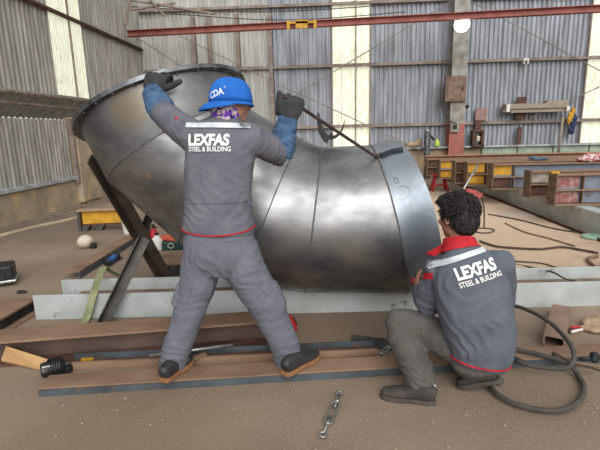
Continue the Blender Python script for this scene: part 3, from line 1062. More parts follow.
# flat angle on the floor behind
a, b = PZ(80, 279, 0), PZ(146, 236, 0)
d = (b - a).normalized()
sd = V((-d.y, d.x, 0))
al = empty('floor_angle', a)
tag(al, 'steel angle with a brown face lying on the floor behind the grey beam', 'angle')
build('flat_leg', slab(a, b, sd, 0.15, 0.07, 0.08), m_rust, al)
build('upright_leg', slab(a, b, sd, 0.012, 0, 0.0695), m_scale, al)
# blue grinder
q = PZ(113, 263, 0)
gr = empty('angle_grinder', q)
tag(gr, 'blue and black hand grinder on the floor beside the brown faced angle', 'grinder')
ax = (PZ(125, 254) - PZ(106, 270)).normalized()
build('grinder_body', MB().lathe([(0.025, -0.12), (0.035, -0.1), (0.035, 0.06), (0.028, 0.1)], q + V((0, 0, 0.05)), ax, 14), m_blue, gr, smooth=True, auto=40)
build('gear_head', MB().lathe([(0.03, 0.1), (0.035, 0.12), (0.03, 0.17), (0.01, 0.18)], q + V((0, 0, 0.05)), ax, 14), m_black, gr, smooth=True, auto=40)
build('rear_grip', MB().lathe([(0.02, -0.2), (0.03, -0.19), (0.026, -0.12)], q + V((0, 0, 0.05)), ax, 14), m_black, gr, smooth=True, auto=40)
build('disc', MB().lathe([(0.005, 0), (0.06, 0.003), (0.06, 0.006), (0.005, 0.01)], q + V((0, 0, 0.015)) + ax * 0.14, (0, 0, 1), 20), m_black, gr)
q = PZ(139, 250, 0)
sc = empty('screwdriver', q)
tag(sc, 'red and white handled tool lying left of the leaning strut foot', 'tool')
a, b = PZ(137, 254, 0.02), PZ(146, 247, 0.02)
build('handle', MB().tube([a, a + (b - a) * 0.5], 0.022, 8), m_red, sc, smooth=True)
build('shaft', MB().tube([a + (b - a) * 0.5, b], 0.012, 8), m_white, sc, smooth=True)
# yellow bench beam
a, b = PY(83, 224, 6.5), PY(130, 221, 6.6)
yb = empty('yellow_beam', PZ(95, 231))
tag(yb, 'short yellow painted steel beam standing on two low feet by the left wall', 'beam')
d = (b - a).normalized()
b.z = a.z
nb = V((-d.y, d.x, 0)).normalized()
build('web', slab(a, b, nb, 0.012, 0, 0.2), m_yellow, yb)
build('top_flange', slab(a - nb * 0.07 - d * 0.05, b - nb * 0.07, nb, 0.16, 0.2, 0.22), mat('tan_top', '#b59a7c', '#9a7f63', 6, 0.8), yb)
build('bottom_flange', slab(a - nb * 0.07, b - nb * 0.07, nb, 0.16, -0.015, 0.0), m_dkrust, yb)
build('end_plate', slab(a - nb * 0.07 - d * 0.05, a - nb * 0.07 - d * 0.012, nb, 0.16, -0.1, 0.199), m_strut2, yb)
for t_ in (0.0, 0.3, 0.85):
    c = a + d * ((b - a).length * t_) - nb * 0.05
    build('foot', MB().add([V((c.x, c.y, 0)), V((c.x + 0.06, c.y, 0)), V((c.x + 0.06, c.y + 0.12, 0)), V((c.x, c.y + 0.12, 0)),
                            V((c.x, c.y, a.z - 0.016)), V((c.x + 0.12, c.y, a.z - 0.016)), V((c.x + 0.12, c.y + 0.12, a.z - 0.016)), V((c.x, c.y + 0.12, a.z - 0.016))],
                           [(0, 3, 2, 1), (4, 5, 6, 7), (0, 1, 5, 4), (1, 2, 6, 5), (2, 3, 7, 6), (3, 0, 4, 7)]), m_strut2, yb)
# ball
q = PZ(86, 248, 0)
bl = empty('float_ball', q)
tag(bl, 'off white oval float on the floor in front of the yellow beam', 'float')
build('shell', MB().ell(q + V((0, 0, 0.085)), (0.1, 0.09, 0.085), Matrix.Rotation(-0.1, 3, 'Y'), 24, 14), m_ivory, bl, smooth=True)
build('cap', MB().lathe([(0.04, 0), (0.04, 0.05), (0.02, 0.06)], q + V((0.09, -0.02, 0.04)), (1, -0.1, -0.1), 12), m_dkcap, bl, smooth=True, auto=40)
# bucket-like white sheet behind the strut
q = PZ(131, 233, 0)
wb = tag(build('white_bucket', MB().lathe([(0.10, 0), (0.125, 0.25), (0.13, 0.26), (0.115, 0.26), (0.11, 0.24), (0, 0.23)], q, (0, 0, 1), 20), m_white, loc=q, smooth=True, auto=40), 'white bucket behind the crossing struts', 'bucket')
build('handle', MB().tube([q + V((0.128 * cos(t), 0, 0.24 + 0.08 * sin(t))) for t in [pi * i / 10 for i in range(11)]], 0.005, 6), m_zinc, wb)
# cluster under the elbow
q = PZ(155, 247, 0)
ex = empty('spray_bottle', q)
tag(ex, 'red cylinder bottle with a black nozzle standing under the elbow pipe', 'bottle')
build('cylinder', MB().lathe([(0.04, 0), (0.045, 0.01), (0.045, 0.2), (0.02, 0.24), (0.02, 0.25)], q, (0, 0, 1), 16), m_red, ex, smooth=True, auto=40)
build('nozzle', MB().lathe([(0.02, 0.25), (0.025, 0.28), (0.01, 0.3)], q, (0, 0, 1), 12).tube([q + V((0, 0, 0.28)), q + V((0.06, -0.02, 0.25))], 0.01, 6), m_dkcap, ex)
q = PZ(158, 250, 0)
jg = empty('plastic_jug', q)
tag(jg, 'white plastic jug standing in front of the red bottle under the elbow pipe', 'jug')
mb = MB().loft([(q, 0.06, 0.05), (q + V((0, 0, 0.01)), 0.075, 0.06), (q + V((0, 0, 0.13)), 0.075, 0.06), (q + V((0, 0, 0.17)), 0.03, 0.03), (q + V((0, 0, 0.19)), 0.025, 0.025)], (1, 0, 0), 16, 3)
build('jug_body', mb, m_white, jg, smooth=True, auto=40)
build('cap', MB().lathe([(0.028, 0.19), (0.028, 0.215)], q, (0, 0, 1), 12), m_dkcap, jg)
q = PZ(172, 250, 0)
bx = empty('tool_case', q)
tag(bx, 'dark green machine case with an orange red top under the elbow pipe', 'case')
build('case', MB().box(q + V((0.0, 0.08, 0.055)), (0.28, 0.2, 0.11), Matrix.Rotation(0.1, 3, 'Z')), m_dkgreen, bx, bevel=0.015)
build('lid', MB().box(q + V((-0.02, 0.08, 0.13)), (0.26, 0.16, 0.04), Matrix.Rotation(0.12, 3, 'Y')), m_orange, bx, bevel=0.012)
build('emblem_ring', MB().tube([q + V((0.0 + 0.035 * cos(t), -0.03, 0.06 + 0.03 * sin(t))) for t in [2 * pi * i / 16 for i in range(16)]], 0.004, 6, True), m_white, bx)
q = PZ(148, 238, 0)
tag(build('oil_bottle', MB().lathe([(0.04, 0), (0.045, 0.01), (0.045, 0.15), (0.02, 0.19), (0.02, 0.23), (0.0, 0.235)], q, (0, 0, 1), 14), m_dkcap, loc=q, smooth=True, auto=40),
    'black bottle behind the red bottle near the crossing struts', 'bottle')
# steel block
p0, p1 = PZ(156, 277, 0), PZ(205, 275, 0)
wk = empty('steel_pedestal', p0)
tag(wk, 'low dark steel block with a brown top plate behind the grey beam', 'block')
build('side_plate', slab(p0, p1, V((0, 1, 0)), 0.35, 0, 0.12), m_strut2, wk)
build('top_plate', slab(p0 - V((0.03, 0.03, 0)), p1 + V((0.1, -0.03, 0)), V((0, 1, 0)), 0.45, 0.121, 0.14), m_rust, wk)
build('rib', slab(p0 + V((0.12, -0.03, 0)), p0 + V((0.14, -0.03, 0)), V((0, 1, 0)), 0.029, 0, 0.12), m_strut2, wk)

# left edge
p0, p1 = PZ(-30, 352), PZ(39, 310)
d = (p1 - p0).normalized()
sd = V((-d.y, d.x, 0))
lb = empty('floor_beam', p0)
tag(lb, 'flat brown topped beam pointing at the left end of the grey beam', 'beam')
build('top_flange', slab(p0, p1, sd, 0.34, 0.09, 0.105), m_rust, lb)
build('web', slab(p0 + sd * 0.015, p1 + sd * 0.015, sd, 0.02, 0.0125, 0.0895), m_black, lb)
build('bottom_flange', slab(p0 - sd * 0.05, p1 - sd * 0.05, sd, 0.2, 0, 0.012), m_rust, lb)
q = PZ(5, 287, 0)
mt = empty('machine_unit', q)
tag(mt, 'black machine unit cut off by the left edge of the photo', 'machine')
rz = Matrix.Rotation(0.5, 3, 'Z')
build('housing', MB().box(q + V((-0.12, 0.08, 0.12)), (0.3, 0.25, 0.16), rz), m_black, mt, bevel=0.02)
build('rim', MB().box(q + V((-0.12, 0.08, 0.05)), (0.34, 0.29, 0.03), rz), m_zinc, mt, bevel=0.01)
build('grille', MB().box(q + V((-0.05, -0.03, 0.1)), (0.14, 0.02, 0.08), rz), m_dkcap, mt)
build('foot', MB().box(q + V((-0.12, 0.08, 0.017)), (0.26, 0.2, 0.034), rz), m_dkcap, mt)
for k, (a, r) in enumerate((((22, 293), 0.05), ((7, 304), 0.06))):
    q = PZ(*a, 0)
    tag(build('dark_lump', MB().ell(q + V((0, 0, 0.008)), (r, r * 0.6, 0.02), None, 10, 6), m_dkcap, loc=q, smooth=True),
        ('small dark lump on the floor left of the grey beam, nearer the beam', 'small dark lump on the floor below the black machine unit')[k], 'lump')
pts = [PZ(0, 236, 0.02), PZ(40, 226, 0.02), PZ(60, 222, 0.02), PZ(80, 217, 0.02)]
tag(build('floor_pipe', MB().tube(arc_pts(pts, 4), 0.03, 8), m_plaster, loc=pts[0], smooth=True), 'dusty thin pipe on the floor along the left wall', 'pipe')

# ------------------------------------------------------------------ right hand beam stack
rA, rB = PZ(600, 238), PZ(470, 187)
XR = rA.x
ZS = 0.3
sup = MB().prism(hprof(ZS, 0.22, 0.012, 0.02), (XR + 0.11, 4.2, 0), (XR + 0.11, 12.3, 0), (0, 0, 1))
tag(build('support_beam', MB().box((XR + 0.11, 8.2, 0.15), (0.2, 8.2, 0.299)), m_greybeam, loc=(XR + 0.11, 8.2, 0), bevel=0.01), 'pale grey painted support beam running away under the stacked beams', 'beam')
tag(build('floor_rail', MB().prism(hprof(0.035, 0.03, 0.012, 0.01), (XR - 0.1, 4.0, 0), (XR - 0.1, 12.5, 0), (0, 0, 1)), m_dkrust, loc=(XR - 0.12, 8, 0)), 'thin rusty rail on the floor along the pale support beam', 'rail')
MEM = [  # px of end plate left edge, width px, y bottom, y top, paint of the end patch
    (547, 11, 206, 174, m_redwhite, m_bluegrey, 'with flaking red end paint, nearest of the stacked beams'),
    (523, 9, 198, 171, mat('cream_patch', '#b3ada0', '#8d8376', 9, 0.7), m_dkrust, 'with a cream end patch, second nearest of the stacked beams'),
    (487, 7, 190, 164, m_yellow, m_bluegrey, 'with one yellow end patch, third of the stacked beams'),
    (463, 5, 186, 162, m_yellow, m_dkrust, 'with a spotted yellow end patch, left of the hanging work lamp'),
    (451, 5, 184, 161, m_dkrust, m_dkrust, 'with a dark rust end, between two yellow ended beams'),
    (436, 5, 179, 160, m_yellow, m_bluegrey, 'with a yellow end above the red jack stand'),
    (424, 4, 176, 159, m_dkrust, m_dkrust, 'with a dark end, farthest left behind the elbow pipe'),
]
TOPS = []
for i, (px, wpx, yb_, yt, mp, mw, lab) in enumerate(MEM):
    p = PZ(px + wpx * 0.6, yb_, ZS + 0.002)
    tp = PY(px, yt, p.y)
    hgt = max(0.3, tp.z - p.z)
    root = empty('stacked_beam', p)
    tag(root, 'steel H beam ' + lab, 'beam', 'stacked beams on the pale support')
    bw = 0.2
    y0 = p.y
    x0 = p.x
    x1 = 9.5
    yc = y0 + bw / 2
    build('end_plate', MB().box((x0 + 0.012, yc, p.z + hgt / 2), (0.024, bw + 0.02, hgt)), m_plate, root)
    mb = MB()
    for yy in (-0.07, 0.07):
        for k in range(3):
            mb.lathe([(0.016, 0), (0.016, 0.003)], (x0 - 0.002, yc + yy, p.z + hgt * (0.18 + 0.32 * k)), (1, 0, 0), 8)
    build('bolt_hole', mb, m_dkcap, root)
    mt_ = m_rust
    TOPS.append((yc, p.z + hgt - 0.01))
    build('top_flange', MB().box(((x0 + x1) / 2 + 0.012, yc, p.z + hgt - 0.02), (x1 - x0 - 0.024, bw, 0.02)), mt_, root)
    build('bottom_flange', MB().box(((x0 + x1) / 2 + 0.012, yc, p.z + 0.011), (x1 - x0 - 0.024, bw, 0.02)), mt_, root)
    build('web', MB().box(((x0 + x1) / 2 + 0.012, yc - 0.02, p.z + hgt / 2), (x1 - x0 - 0.03, 0.014, hgt - 0.065)), mw, root)
    build('middle_rib', MB().box(((x0 + x1) / 2 + 0.012, yc - 0.06, p.z + hgt * 0.48), (x1 - x0 - 0.03, 0.07, 0.016)), mt_, root)
    build('paint_patch', MB().box((x0 + 0.2, yc - 0.029, p.z + hgt * 0.73), (0.3, 0.004, hgt * 0.36)), mp, root)
    build('paint_patch', MB().box((x0 + 0.2, yc - 0.029, p.z + hgt * 0.25), (0.3, 0.004, hgt * 0.34)), mp if i in (0, 3, 5) else m_dkrust, root)
    for xx in (0.38, 2.2):
        build('stiffener', MB().box((x0 + xx, yc - 0.06, p.z + hgt / 2), (0.014, 0.06, hgt - 0.066)), m_plate, root)
# long flange behind
a, b = PY(428, 160, 11.9), PY(606, 153, 11.3)
a.z = b.z = (a.z + b.z) / 2
o = MB().prism(hprof(0.3, 0.3), (a.x, 12.3, a.z - 0.27), (b.x + 3, 12.3, a.z - 0.27), (0, 0, 1))
tag(build('stacked_beam', o, mat('orange_rust', '#b88f70', '#9a7357', 6, 0.75), loc=(a.x, 12.3, a.z - 0.27)), 'long orange brown H beam lying behind all the plated beams', 'beam', 'stacked beams on the pale support')
# second support under the far beams
tag(build('support_beam', MB().box((7.4, 8.2, 0.15), (0.2, 8.4, 0.299)), m_greybeam, loc=(7.4, 8.2, 0)), 'second grey support beam further right under the stacked beams', 'beam')
# cloths on the beams
q = PY(537, 158, TOPS[3][0])
q.z = TOPS[3][1] + 0.034
cloth_blob('folded_cloth', [(q, (0.14, 0.06, 0.035)), (q + V((0.14, 0, 0.0)), (0.08, 0.06, 0.03)), (q + V((-0.1, 0, 0.02)), (0.06, 0.06, 0.03))], mat('teal_cloth', '#5f7484', '#43535f', 20, 0.9), 'blue grey cloth lying on top of the stacked beams', 'cloth', q - V((0, 0, 0.03)))
q = PY(590, 156, TOPS[2][0])
q.z = TOPS[2][1] + 0.058
cloth_blob('checked_rag', [(q, (0.2, 0.1, 0.06)), (q + V((0.15, 0, 0.03)), (0.12, 0.1, 0.07)), (q + V((-0.14, 0, -0.01)), (0.08, 0.1, 0.04)), (q + V((0.0, 0, 0.05)), (0.1, 0.08, 0.05))], m_rag, 'red and white rag heaped on the stacked beams at the right', 'rag', q - V((0, 0, 0.05)))
q = PY(556, 173, TOPS[0][0] - 0.04)
q.z = TOPS[0][1] + 0.016
tag(build('yellow_clip', MB().box(q + V((0, 0.02, 0)), (0.11, 0.05, 0.03)).box(q + V((-0.03, 0.02, 0.012)), (0.05, 0.06, 0.02)), m_yellow, loc=q, bevel=0.006), 'small yellow clip on top of the nearest stacked beam', 'clip')
q = PY(575, 206, 6.6)
sk = empty('chain_shackle', q)
tag(sk, 'dark shackle block hanging under the nearest stacked beam', 'shackle')
build('block', MB().box(q, (0.11, 0.06, 0.09)), m_plate, sk, bevel=0.01)
build('link', MB().tube([q + V((0.03 * cos(t), 0, 0.09 + 0.06 * sin(t))) for t in [2 * pi * i / 14 for i in range(14)]], 0.01, 6, True), m_black, sk)
# red jack stand
q = PZ(439, 191, 0)
jk = empty('jack_stand', q)
tag(jk, 'red jack stand under the far beams beside the elbow pipe', 'stand')
top = q + V((0, 0, 0.36))
for dx, dy in ((-0.17, -0.12), (0.17, -0.12), (-0.17, 0.12), (0.17, 0.12)):
    build('leg', MB().tube([q + V((dx, dy, 0)), top + V((dx * 0.5, dy * 0.5, 0))], 0.024, 8), m_red, jk, smooth=True)
build('top_plate', MB().box(top, (0.3, 0.22, 0.04)), m_red, jk, bevel=0.006)
build('brace', MB().box(q + V((0, -0.1, 0.15)), (0.28, 0.02, 0.03)), m_red, jk)
# work lamp: red hood on a pole with a cable
q = PY(471, 196, 5.2)
wl = empty('work_lamp', PZ(462, 212, 0))
tag(wl, 'red hooded work lamp on a slanting grey pole behind the squatting worker', 'lamp')
ax = V((0.75, -0.3, -0.55)).normalized()
build('hood', MB().lathe([(0.03, -0.1), (0.06, -0.07), (0.085, 0.02), (0.1, 0.09), (0.092, 0.09), (0.05, -0.05), (0.0, -0.06)], q, ax, 22), m_redgrey, wl, smooth=True, auto=50)
build('mouth', MB().lathe([(0.09, 0.085), (0.09, 0.07), (0.0, 0.06)], q, ax, 22), m_dkcap, wl)
pa, pb = PY(478, 165, 5.25), PY(463, 190, 5.2)
pend = PZ(455, 205, 0.0)
build('pole', MB().tube([pa, pb, pb + (pb - pa) * 1.0], 0.013, 8), m_zinc, wl, smooth=True)
build('pole_foot', MB().tube([pb + (pb - pa) * 1.0, V(((pb + (pb - pa)).x, pb.y, 0.0))], 0.013, 8), m_zinc, wl, smooth=True)
pts = [PY(474, 189, 5.25), PY(481, 196, 5.25), PY(484, 210, 5.25), PY(484, 228, 5.25)]
build('cord', MB().tube(arc_pts(pts, 6), 0.009, 6), m_cable, wl, smooth=True)
# cables on the floor
CB = [
    ([(471, 230), (480, 228), (492, 229), (494, 231), (486, 233), (476, 232)], m_cable, 0.008, 'small dark cable loop on the floor right of the squatting workers head'),
    ([(480, 241), (495, 246), (515, 248), (540, 249), (562, 247), (582, 250), (598, 253)], m_cable, 0.013, 'thick dark cable across the floor above the right stretch of the grey beam'),
    ([(488, 214), (520, 220), (552, 228), (582, 233), (604, 236)], m_cable, 0.009, 'thin dark cable running out toward the mint green disc'),
    ([(505, 223), (525, 232), (548, 238), (575, 246)], m_cable2, 0.009, 'tan cable on the floor between the two dark cables'),
    ([(500, 257), (515, 261), (540, 263), (558, 268), (565, 272)], m_cable, 0.007, 'brown wire lying just behind the right stretch of the grey beam'),
    ([(502, 262), (530, 267), (552, 272), (566, 279), (582, 282), (602, 284)], m_cable, 0.008, 'dark wire drooping onto the grey beam at the right'),
    ([(598, 256), (588, 258), (592, 264), (600, 268), (604, 262)], m_cable2, 0.016, 'thick tan hose loop at the right edge of the floor'),
]
for pts, m, r, lab in CB:
    P = [PZ(x, y, r + 0.004 + (0.195 if ('drooping' in lab and x > 545 and x < 580) else 0)) for x, y in pts]
    tag(build('cable', MB().tube(arc_pts(P, 7), r, 6), m, loc=P[0], smooth=True), lab, 'cable')
q = PZ(594, 238, 0)
tag(build('mint_disc', MB().lathe([(0.12, 0), (0.14, 0.01), (0.14, 0.03), (0.1, 0.04), (0.03, 0.035), (0, 0.035)], q, (0, 0, 1), 24), m_mint, loc=q, smooth=True, auto=40), 'mint green plastic disc on the floor at the right edge', 'disc')
c0 = PZ(520, 214, 0)
mb = MB()
vs = []
for k in range(28):
    a = 2 * pi * k / 28
    r = 1 + 0.45 * noise.noise(V((cos(a) * 2, sin(a) * 2, 3)))
    vs.append(c0 + V((0.36 * cos(a) * r, 0.2 * sin(a) * r, 0.001)))
vs2 = [p + V((0, 0, 0.003)) for p in vs]
mb.add(vs + vs2, [tuple(range(27, -1, -1)), tuple(range(28, 56))] + [(k, (k + 1) % 28, 28 + (k + 1) % 28, 28 + k) for k in range(28)])
tag(build('paint_splash', mb, m_stain, loc=c0), 'pale dried splash on the floor in front of the support beam', 'splash')
# gravel and chips on the floor
mb = MB()
for i in range(260):
    x, y = random.uniform(-2.2, 2.6), random.uniform(1.3, 3.1)
    r = random.uniform(0.003, 0.009)
    rel = V((x, y, 0)) - cA
    off = rel.dot(cpv)
    if -0.03 < off < 0.75 and not (off > 0.2 and rel.dot(cdv) > 1.6 and off < 0.32):
        continue
    mb.ell((x, y, r * 0.3), (r, r * random.uniform(0.6, 1.5), r * 0.6), Matrix.Rotation(random.random() * 3, 3, 'Z'), 6, 4)
o = build('gravel', mb, mat('pale_grit', '#b7a48f', '#7d6d5d', 300, 0.9))
o['kind'] = 'stuff'
tag(o, 'loose grit and stone chips scattered over the dusty floor', 'gravel')

# ------------------------------------------------------------------ people
def basis(f, up=(0, 0, 1)):
    """matrix whose columns are right, forward, up"""
    f = V(f).normalized()
    r = f.cross(V(up)).normalized()
    u = r.cross(f).normalized()
    return Matrix((r, f, u)).transposed()


def head_mb(mb, c, B, k=1.0):
    def P(x, y, z):
        return c + B @ V((x * k, y * k, z * k))

    def E(p, r, rot=None):
        mb.ell(P(*p), [q * k for q in r], B if rot is None else B @ rot, 18, 12)
    E((0, -0.012, 0.03), (0.075, 0.095, 0.088))
    E((0, 0.028, -0.025), (0.062, 0.066, 0.085))
    E((0, 0.055, -0.088), (0.034, 0.034, 0.026))
    E((0, 0.012, -0.07), (0.056, 0.055, 0.04))
    E((0, 0.085, 0.028), (0.05, 0.016, 0.012))
    E((0, 0.1, -0.018), (0.012, 0.012, 0.028), Matrix.Rotation(-0.35, 3, 'X'))
    E((0, 0.107, -0.035), (0.016, 0.013, 0.011))
    E((0, 0.09, -0.062), (0.024, 0.01, 0.006))
    E((0, 0.088, -0.071), (0.022, 0.01, 0.006))
    for s in (-1, 1):
        E((s * 0.04, 0.07, -0.02), (0.024, 0.02, 0.02))
        E((s * 0.078, -0.008, -0.008), (0.009, 0.02, 0.033), Matrix.Rotation(-s * 0.35, 3, 'Z'))
        E((s * 0.083, -0.014, 0.004), (0.006, 0.012, 0.018), Matrix.Rotation(-s * 0.5, 3, 'Z'))


def eyes(root, c, B, k=1.0):
    for s in (-1, 1):
        p = c + B @ V((s * 0.031 * k, 0.083 * k, 0.012 * k))
        e = build('eye', MB().ell(p, (0.012 * k,) * 3, B, 12, 8), m_eye, root, smooth=True)
        build('iris', MB().ell(p + B @ V((0, 0.0085 * k, 0)), (0.0055 * k, 0.004 * k, 0.0055 * k), B, 10, 6), m_hair, e, smooth=True)
        build('eyebrow', MB().ell(c + B @ V((s * 0.032 * k, 0.097 * k, 0.034 * k)), (0.02 * k, 0.006 * k, 0.004 * k), B @ Matrix.Rotation(-s * 0.15, 3, 'Y'), 12, 6), m_hair, root, smooth=True)


def hand_mb(wrist, d, pn, thumb_side, curl=(0.7, 0.9, 0.7), k=1.0, fat=1.0, thumb_curl=0.5, spread=0.05, thumb_out=0.8):
    """palm + four bent fingers + thumb. d: wrist to knuckles, pn: the way the palm faces, thumb_side: towards the thumb"""
    d = V(d).normalized()
    pn = V(pn)
    pn = (pn - d * pn.dot(d)).normalized()
    ts = V(thumb_side)
    ts = (ts - d * ts.dot(d) - pn * ts.dot(pn)).normalized()
    mb = MB()
    w = wrist
    mb.loft([(w - d * 0.03 * k, 0.028 * k * fat, 0.021 * k * fat), (w, 0.03 * k * fat, 0.02 * k * fat), (w + d * 0.035 * k, 0.04 * k * fat, 0.02 * k * fat), (w + d * 0.075 * k, 0.044 * k * fat, 0.018 * k * fat), (w + d * 0.098 * k, 0.04 * k * fat, 0.014 * k * fat)], ts, 18)
    L = ((0.046, 0.027, 0.022), (0.05, 0.031, 0.024), (0.046, 0.029, 0.023), (0.036, 0.022, 0.02))
    for i in range(4):
        off = (1.5 - i) * 0.0215 * k * fat
        p = w + d * (0.088 - 0.004 * abs(i - 1)) * k + ts * off
        dd = (d + ts * spread * (1.5 - i)).normalized()
        pts = [p - dd * 0.02 * k, p]
        a = 0
        for j in range(3):
            a += curl[j]
            q = dd * cos(a) + pn * sin(a)
            p = p + q * L[i][j] * k
            pts.append(p)
        r = 0.0095 * k * fat * (0.9 if i == 3 else 1)
        mb.tube(arc_pts(pts, 3), [r * (1 - 0.02 * t) for t in range(len(pts) * 3 - 2)], 8)
        mb.ell(pts[-1], (r * 0.78,) * 3, None, 8, 6)
    p = w + d * 0.028 * k + ts * 0.03 * k * fat + pn * 0.008 * k
    q1 = (d * 0.75 + ts * thumb_out + pn * 0.3).normalized()
    q2 = (q1 + pn * thumb_curl + d * 0.2).normalized()
    q3 = (q2 + pn * thumb_curl * 0.8).normalized()
    pts = [p - q1 * 0.02 * k, p, p + q1 * 0.042 * k, p + q1 * 0.042 * k + q2 * 0.032 * k, p + q1 * 0.042 * k + q2 * 0.032 * k + q3 * 0.026 * k]
    r = 0.0115 * k * fat
    mb.tube(arc_pts(pts, 3), [r * (1.15 - 0.02 * t) for t in range(13)], 8)
    mb.ell(pts[-1], (r * 0.85,) * 3, None, 8, 6)
    return mb


def folds(src, base=0.0022, seed=0.0):
    """cloth creases: src = (centre, axis, reach, depth, wavelength)"""
    S_ = [(V(c), V(a).normalized(), s, A, w) for c, a, s, A, w in src]
    off = V((seed, seed * 1.7, seed * 0.3))

    def f(p):
        d = base * noise.noise(p * 9 + off) + base * 0.6 * noise.noise(p * 22 + off)
        for c, a, s, A, w in S_:
            r = p - c
            q = r.length / s
            if q < 2.2:
                t = 0.5 * r.dot(a) / w + 0.8 * noise.noise(p * 6 + off) + 0.25 * noise.noise(p * 14 + off)
                sn = sin(2 * pi * t)
                d += 1.1 * A * ((1 - abs(sn)) ** 1.5 * 1.3 - 0.45) * math.exp(-q * q)
        return d
    return f


def conform(bvh, C, r, u, n, pts, lift):
    out = []
    for x, y in pts:
        o = C + r * x + u * y + n * 0.5
        h = bvh.ray_cast(o, -n)
        q = h[0] if h[0] is not None else C + r * x + u * y
        out.append(q + n * lift)
    return out


def strip(name, bvh, C, r, u, n, w, h, m, parent, lift=0.003, nx=24, slope=0.0, bend=0.0):
    mb = MB()
    g = []
    for j in range(3):
        for i in range(nx + 1):
            x = (i / nx - 0.5) * w
            g.append((x, (j / 2 - 0.5) * h + slope * x + bend * (x / w * 2) ** 2))
    top = conform(bvh, C, r, u, n, g, lift)
    bot = [p - n * (lift + 0.004) for p in top]
    k = nx + 1
    fs = [(j * k + i, j * k + i + 1, (j + 1) * k + i + 1, (j + 1) * k + i) for j in range(2) for i in range(nx)]
    N = len(top)
    mb.add(top + bot, fs + [tuple(N + q for q in reversed(f)) for f in fs])
    edge = list(range(0, k)) + [k + nx, 2 * k + nx] + list(range(3 * k - 2, 2 * k - 1, -1)) + [k]
    mb.f += [(edge[i], edge[(i + 1) % len(edge)], N + edge[(i + 1) % len(edge)], N + edge[i]) for i in range(len(edge))]
    return build(name, mb, m, parent, smooth=True, auto=50)


def lettering(name, body, size, bvh, C, r, u, n, width, m, parent, bold=0.0, shear=0.0, lift=0.003, arch=0.0):
    cu = bpy.data.curves.new('t', 'FONT')
    cu.body = body
    cu.size = size
    cu.align_x = 'CENTER'
    cu.align_y = 'CENTER'
    cu.offset = bold
    cu.shear = shear
    o = bpy.data.objects.new('t', cu)
    COL.objects.link(o)
    dg = bpy.context.evaluated_depsgraph_get()
    dg.update()
    me = bpy.data.meshes.new_from_object(o.evaluated_get(dg))
    bpy.data.objects.remove(o)
    bm = bmesh.new()
    bm.from_mesh(me)
    bmesh.ops.remove_doubles(bm, verts=bm.verts, dist=1e-5)
    bmesh.ops.triangulate(bm, faces=bm.faces)
    for _ in range(2):
        es = [e for e in bm.edges if e.calc_length() > size * 0.28]
        if not es:
            break
        bmesh.ops.subdivide_edges(bm, edges=es, cuts=1)
        bmesh.ops.triangulate(bm, faces=bm.faces)
    xs = [v.co.x for v in bm.verts]
    sx = width / (max(xs) - min(xs))
    cx = (max(xs) + min(xs)) / 2
    pts = [((v.co.x - cx) * sx, v.co.y + arch * (((v.co.x - cx) * sx) / width * 2) ** 2) for v in bm.verts]
    bm.verts.index_update()
    P = conform(bvh, C, r, u, n, pts, lift)
    mb = MB().add(P, [tuple(v.index for v in f.verts) for f in bm.faces])
    bm.free()
    bpy.data.meshes.remove(me)
    o = build(name, mb, m, parent)
    # keep the faces turned outward
    md = o.modifiers.new('thick', 'SOLIDIFY')
    md.thickness = 0.0016
    md.offset = 0
    return o


def shoe(root, heel, toe, up, k=1.0, mu=None, ms=None, ankle=None):
    """heel and toe on the sole line; up = sole normal"""
    heel, toe, up = V(heel), V(toe), V(up)
    f = (toe - heel)
    Ls = f.length
    f.normalize()
    sd = f.cross(up).normalized()
    up = sd.cross(f).normalized()
    mb = MB()
    rows = []
    for t, hw, zc, hz in ((0.0, 0.022, 0.045, 0.03), (0.04, 0.033, 0.05, 0.042), (0.2, 0.037, 0.055, 0.045), (0.4, 0.037, 0.05, 0.04), (0.6, 0.044, 0.04, 0.03), (0.8, 0.045, 0.034, 0.024), (0.95, 0.034, 0.03, 0.018), (1.0, 0.016, 0.028, 0.01)):
        rows.append((heel + f * (Ls * t) + up * (zc * k), hw * k, hz * k))
    mb.loft(rows, sd, 20, 2.4)
    an = V(ankle) if ankle is not None else heel + f * 0.06 + up * 0.14
    mb.loft([(heel + f * (Ls * 0.22) + up * 0.05 * k, 0.035 * k, 0.05 * k), (an, 0.042 * k, 0.048 * k)], sd, 18)
    mb = remesh(mb, 0.006, 4)
    s = build('shoe', mb, mu, root, smooth=True)
    so = MB()
    outl = []
    for t, hw in ((0.0, 0.02), (0.03, 0.03), (0.12, 0.037), (0.3, 0.038), (0.45, 0.037), (0.65, 0.047), (0.82, 0.046), (0.94, 0.034), (1.0, 0.016)):
        outl.append((t, hw * k * 1.06))
    ring = [heel + f * (Ls * (t * 1.03 - 0.01)) + sd * h for t, h in outl] + [heel + f * (Ls * (t * 1.03 - 0.01)) - sd * h for t, h in reversed(outl)]
    n = len(ring)
    vs = ring + [p + up * 0.024 * k for p in ring]
    so.add(vs, [tuple(range(n - 1, -1, -1)), tuple(range(n, 2 * n))] + [(i, (i + 1) % n, n + (i + 1) % n, n + i) for i in range(n)])
    build('sole', so, ms, s, bevel=0.004)
    lc = MB()
    for t in (0.42, 0.5, 0.58):
        c = heel + f * (Ls * t) + up * (0.086 - (t - 0.42) * 0.12) * k
        lc.tube([c - sd * 0.024 - up * 0.006, c + up * 0.004, c + sd * 0.024 - up * 0.006], 0.003, 6)
    build('laces', lc, m_dkcap, s, smooth=True)
    return s


# ================= the standing worker
def q1(px, py, Y):
    return PY(px, py, Y)


g = PZ(232, 376, CH)
w1 = None
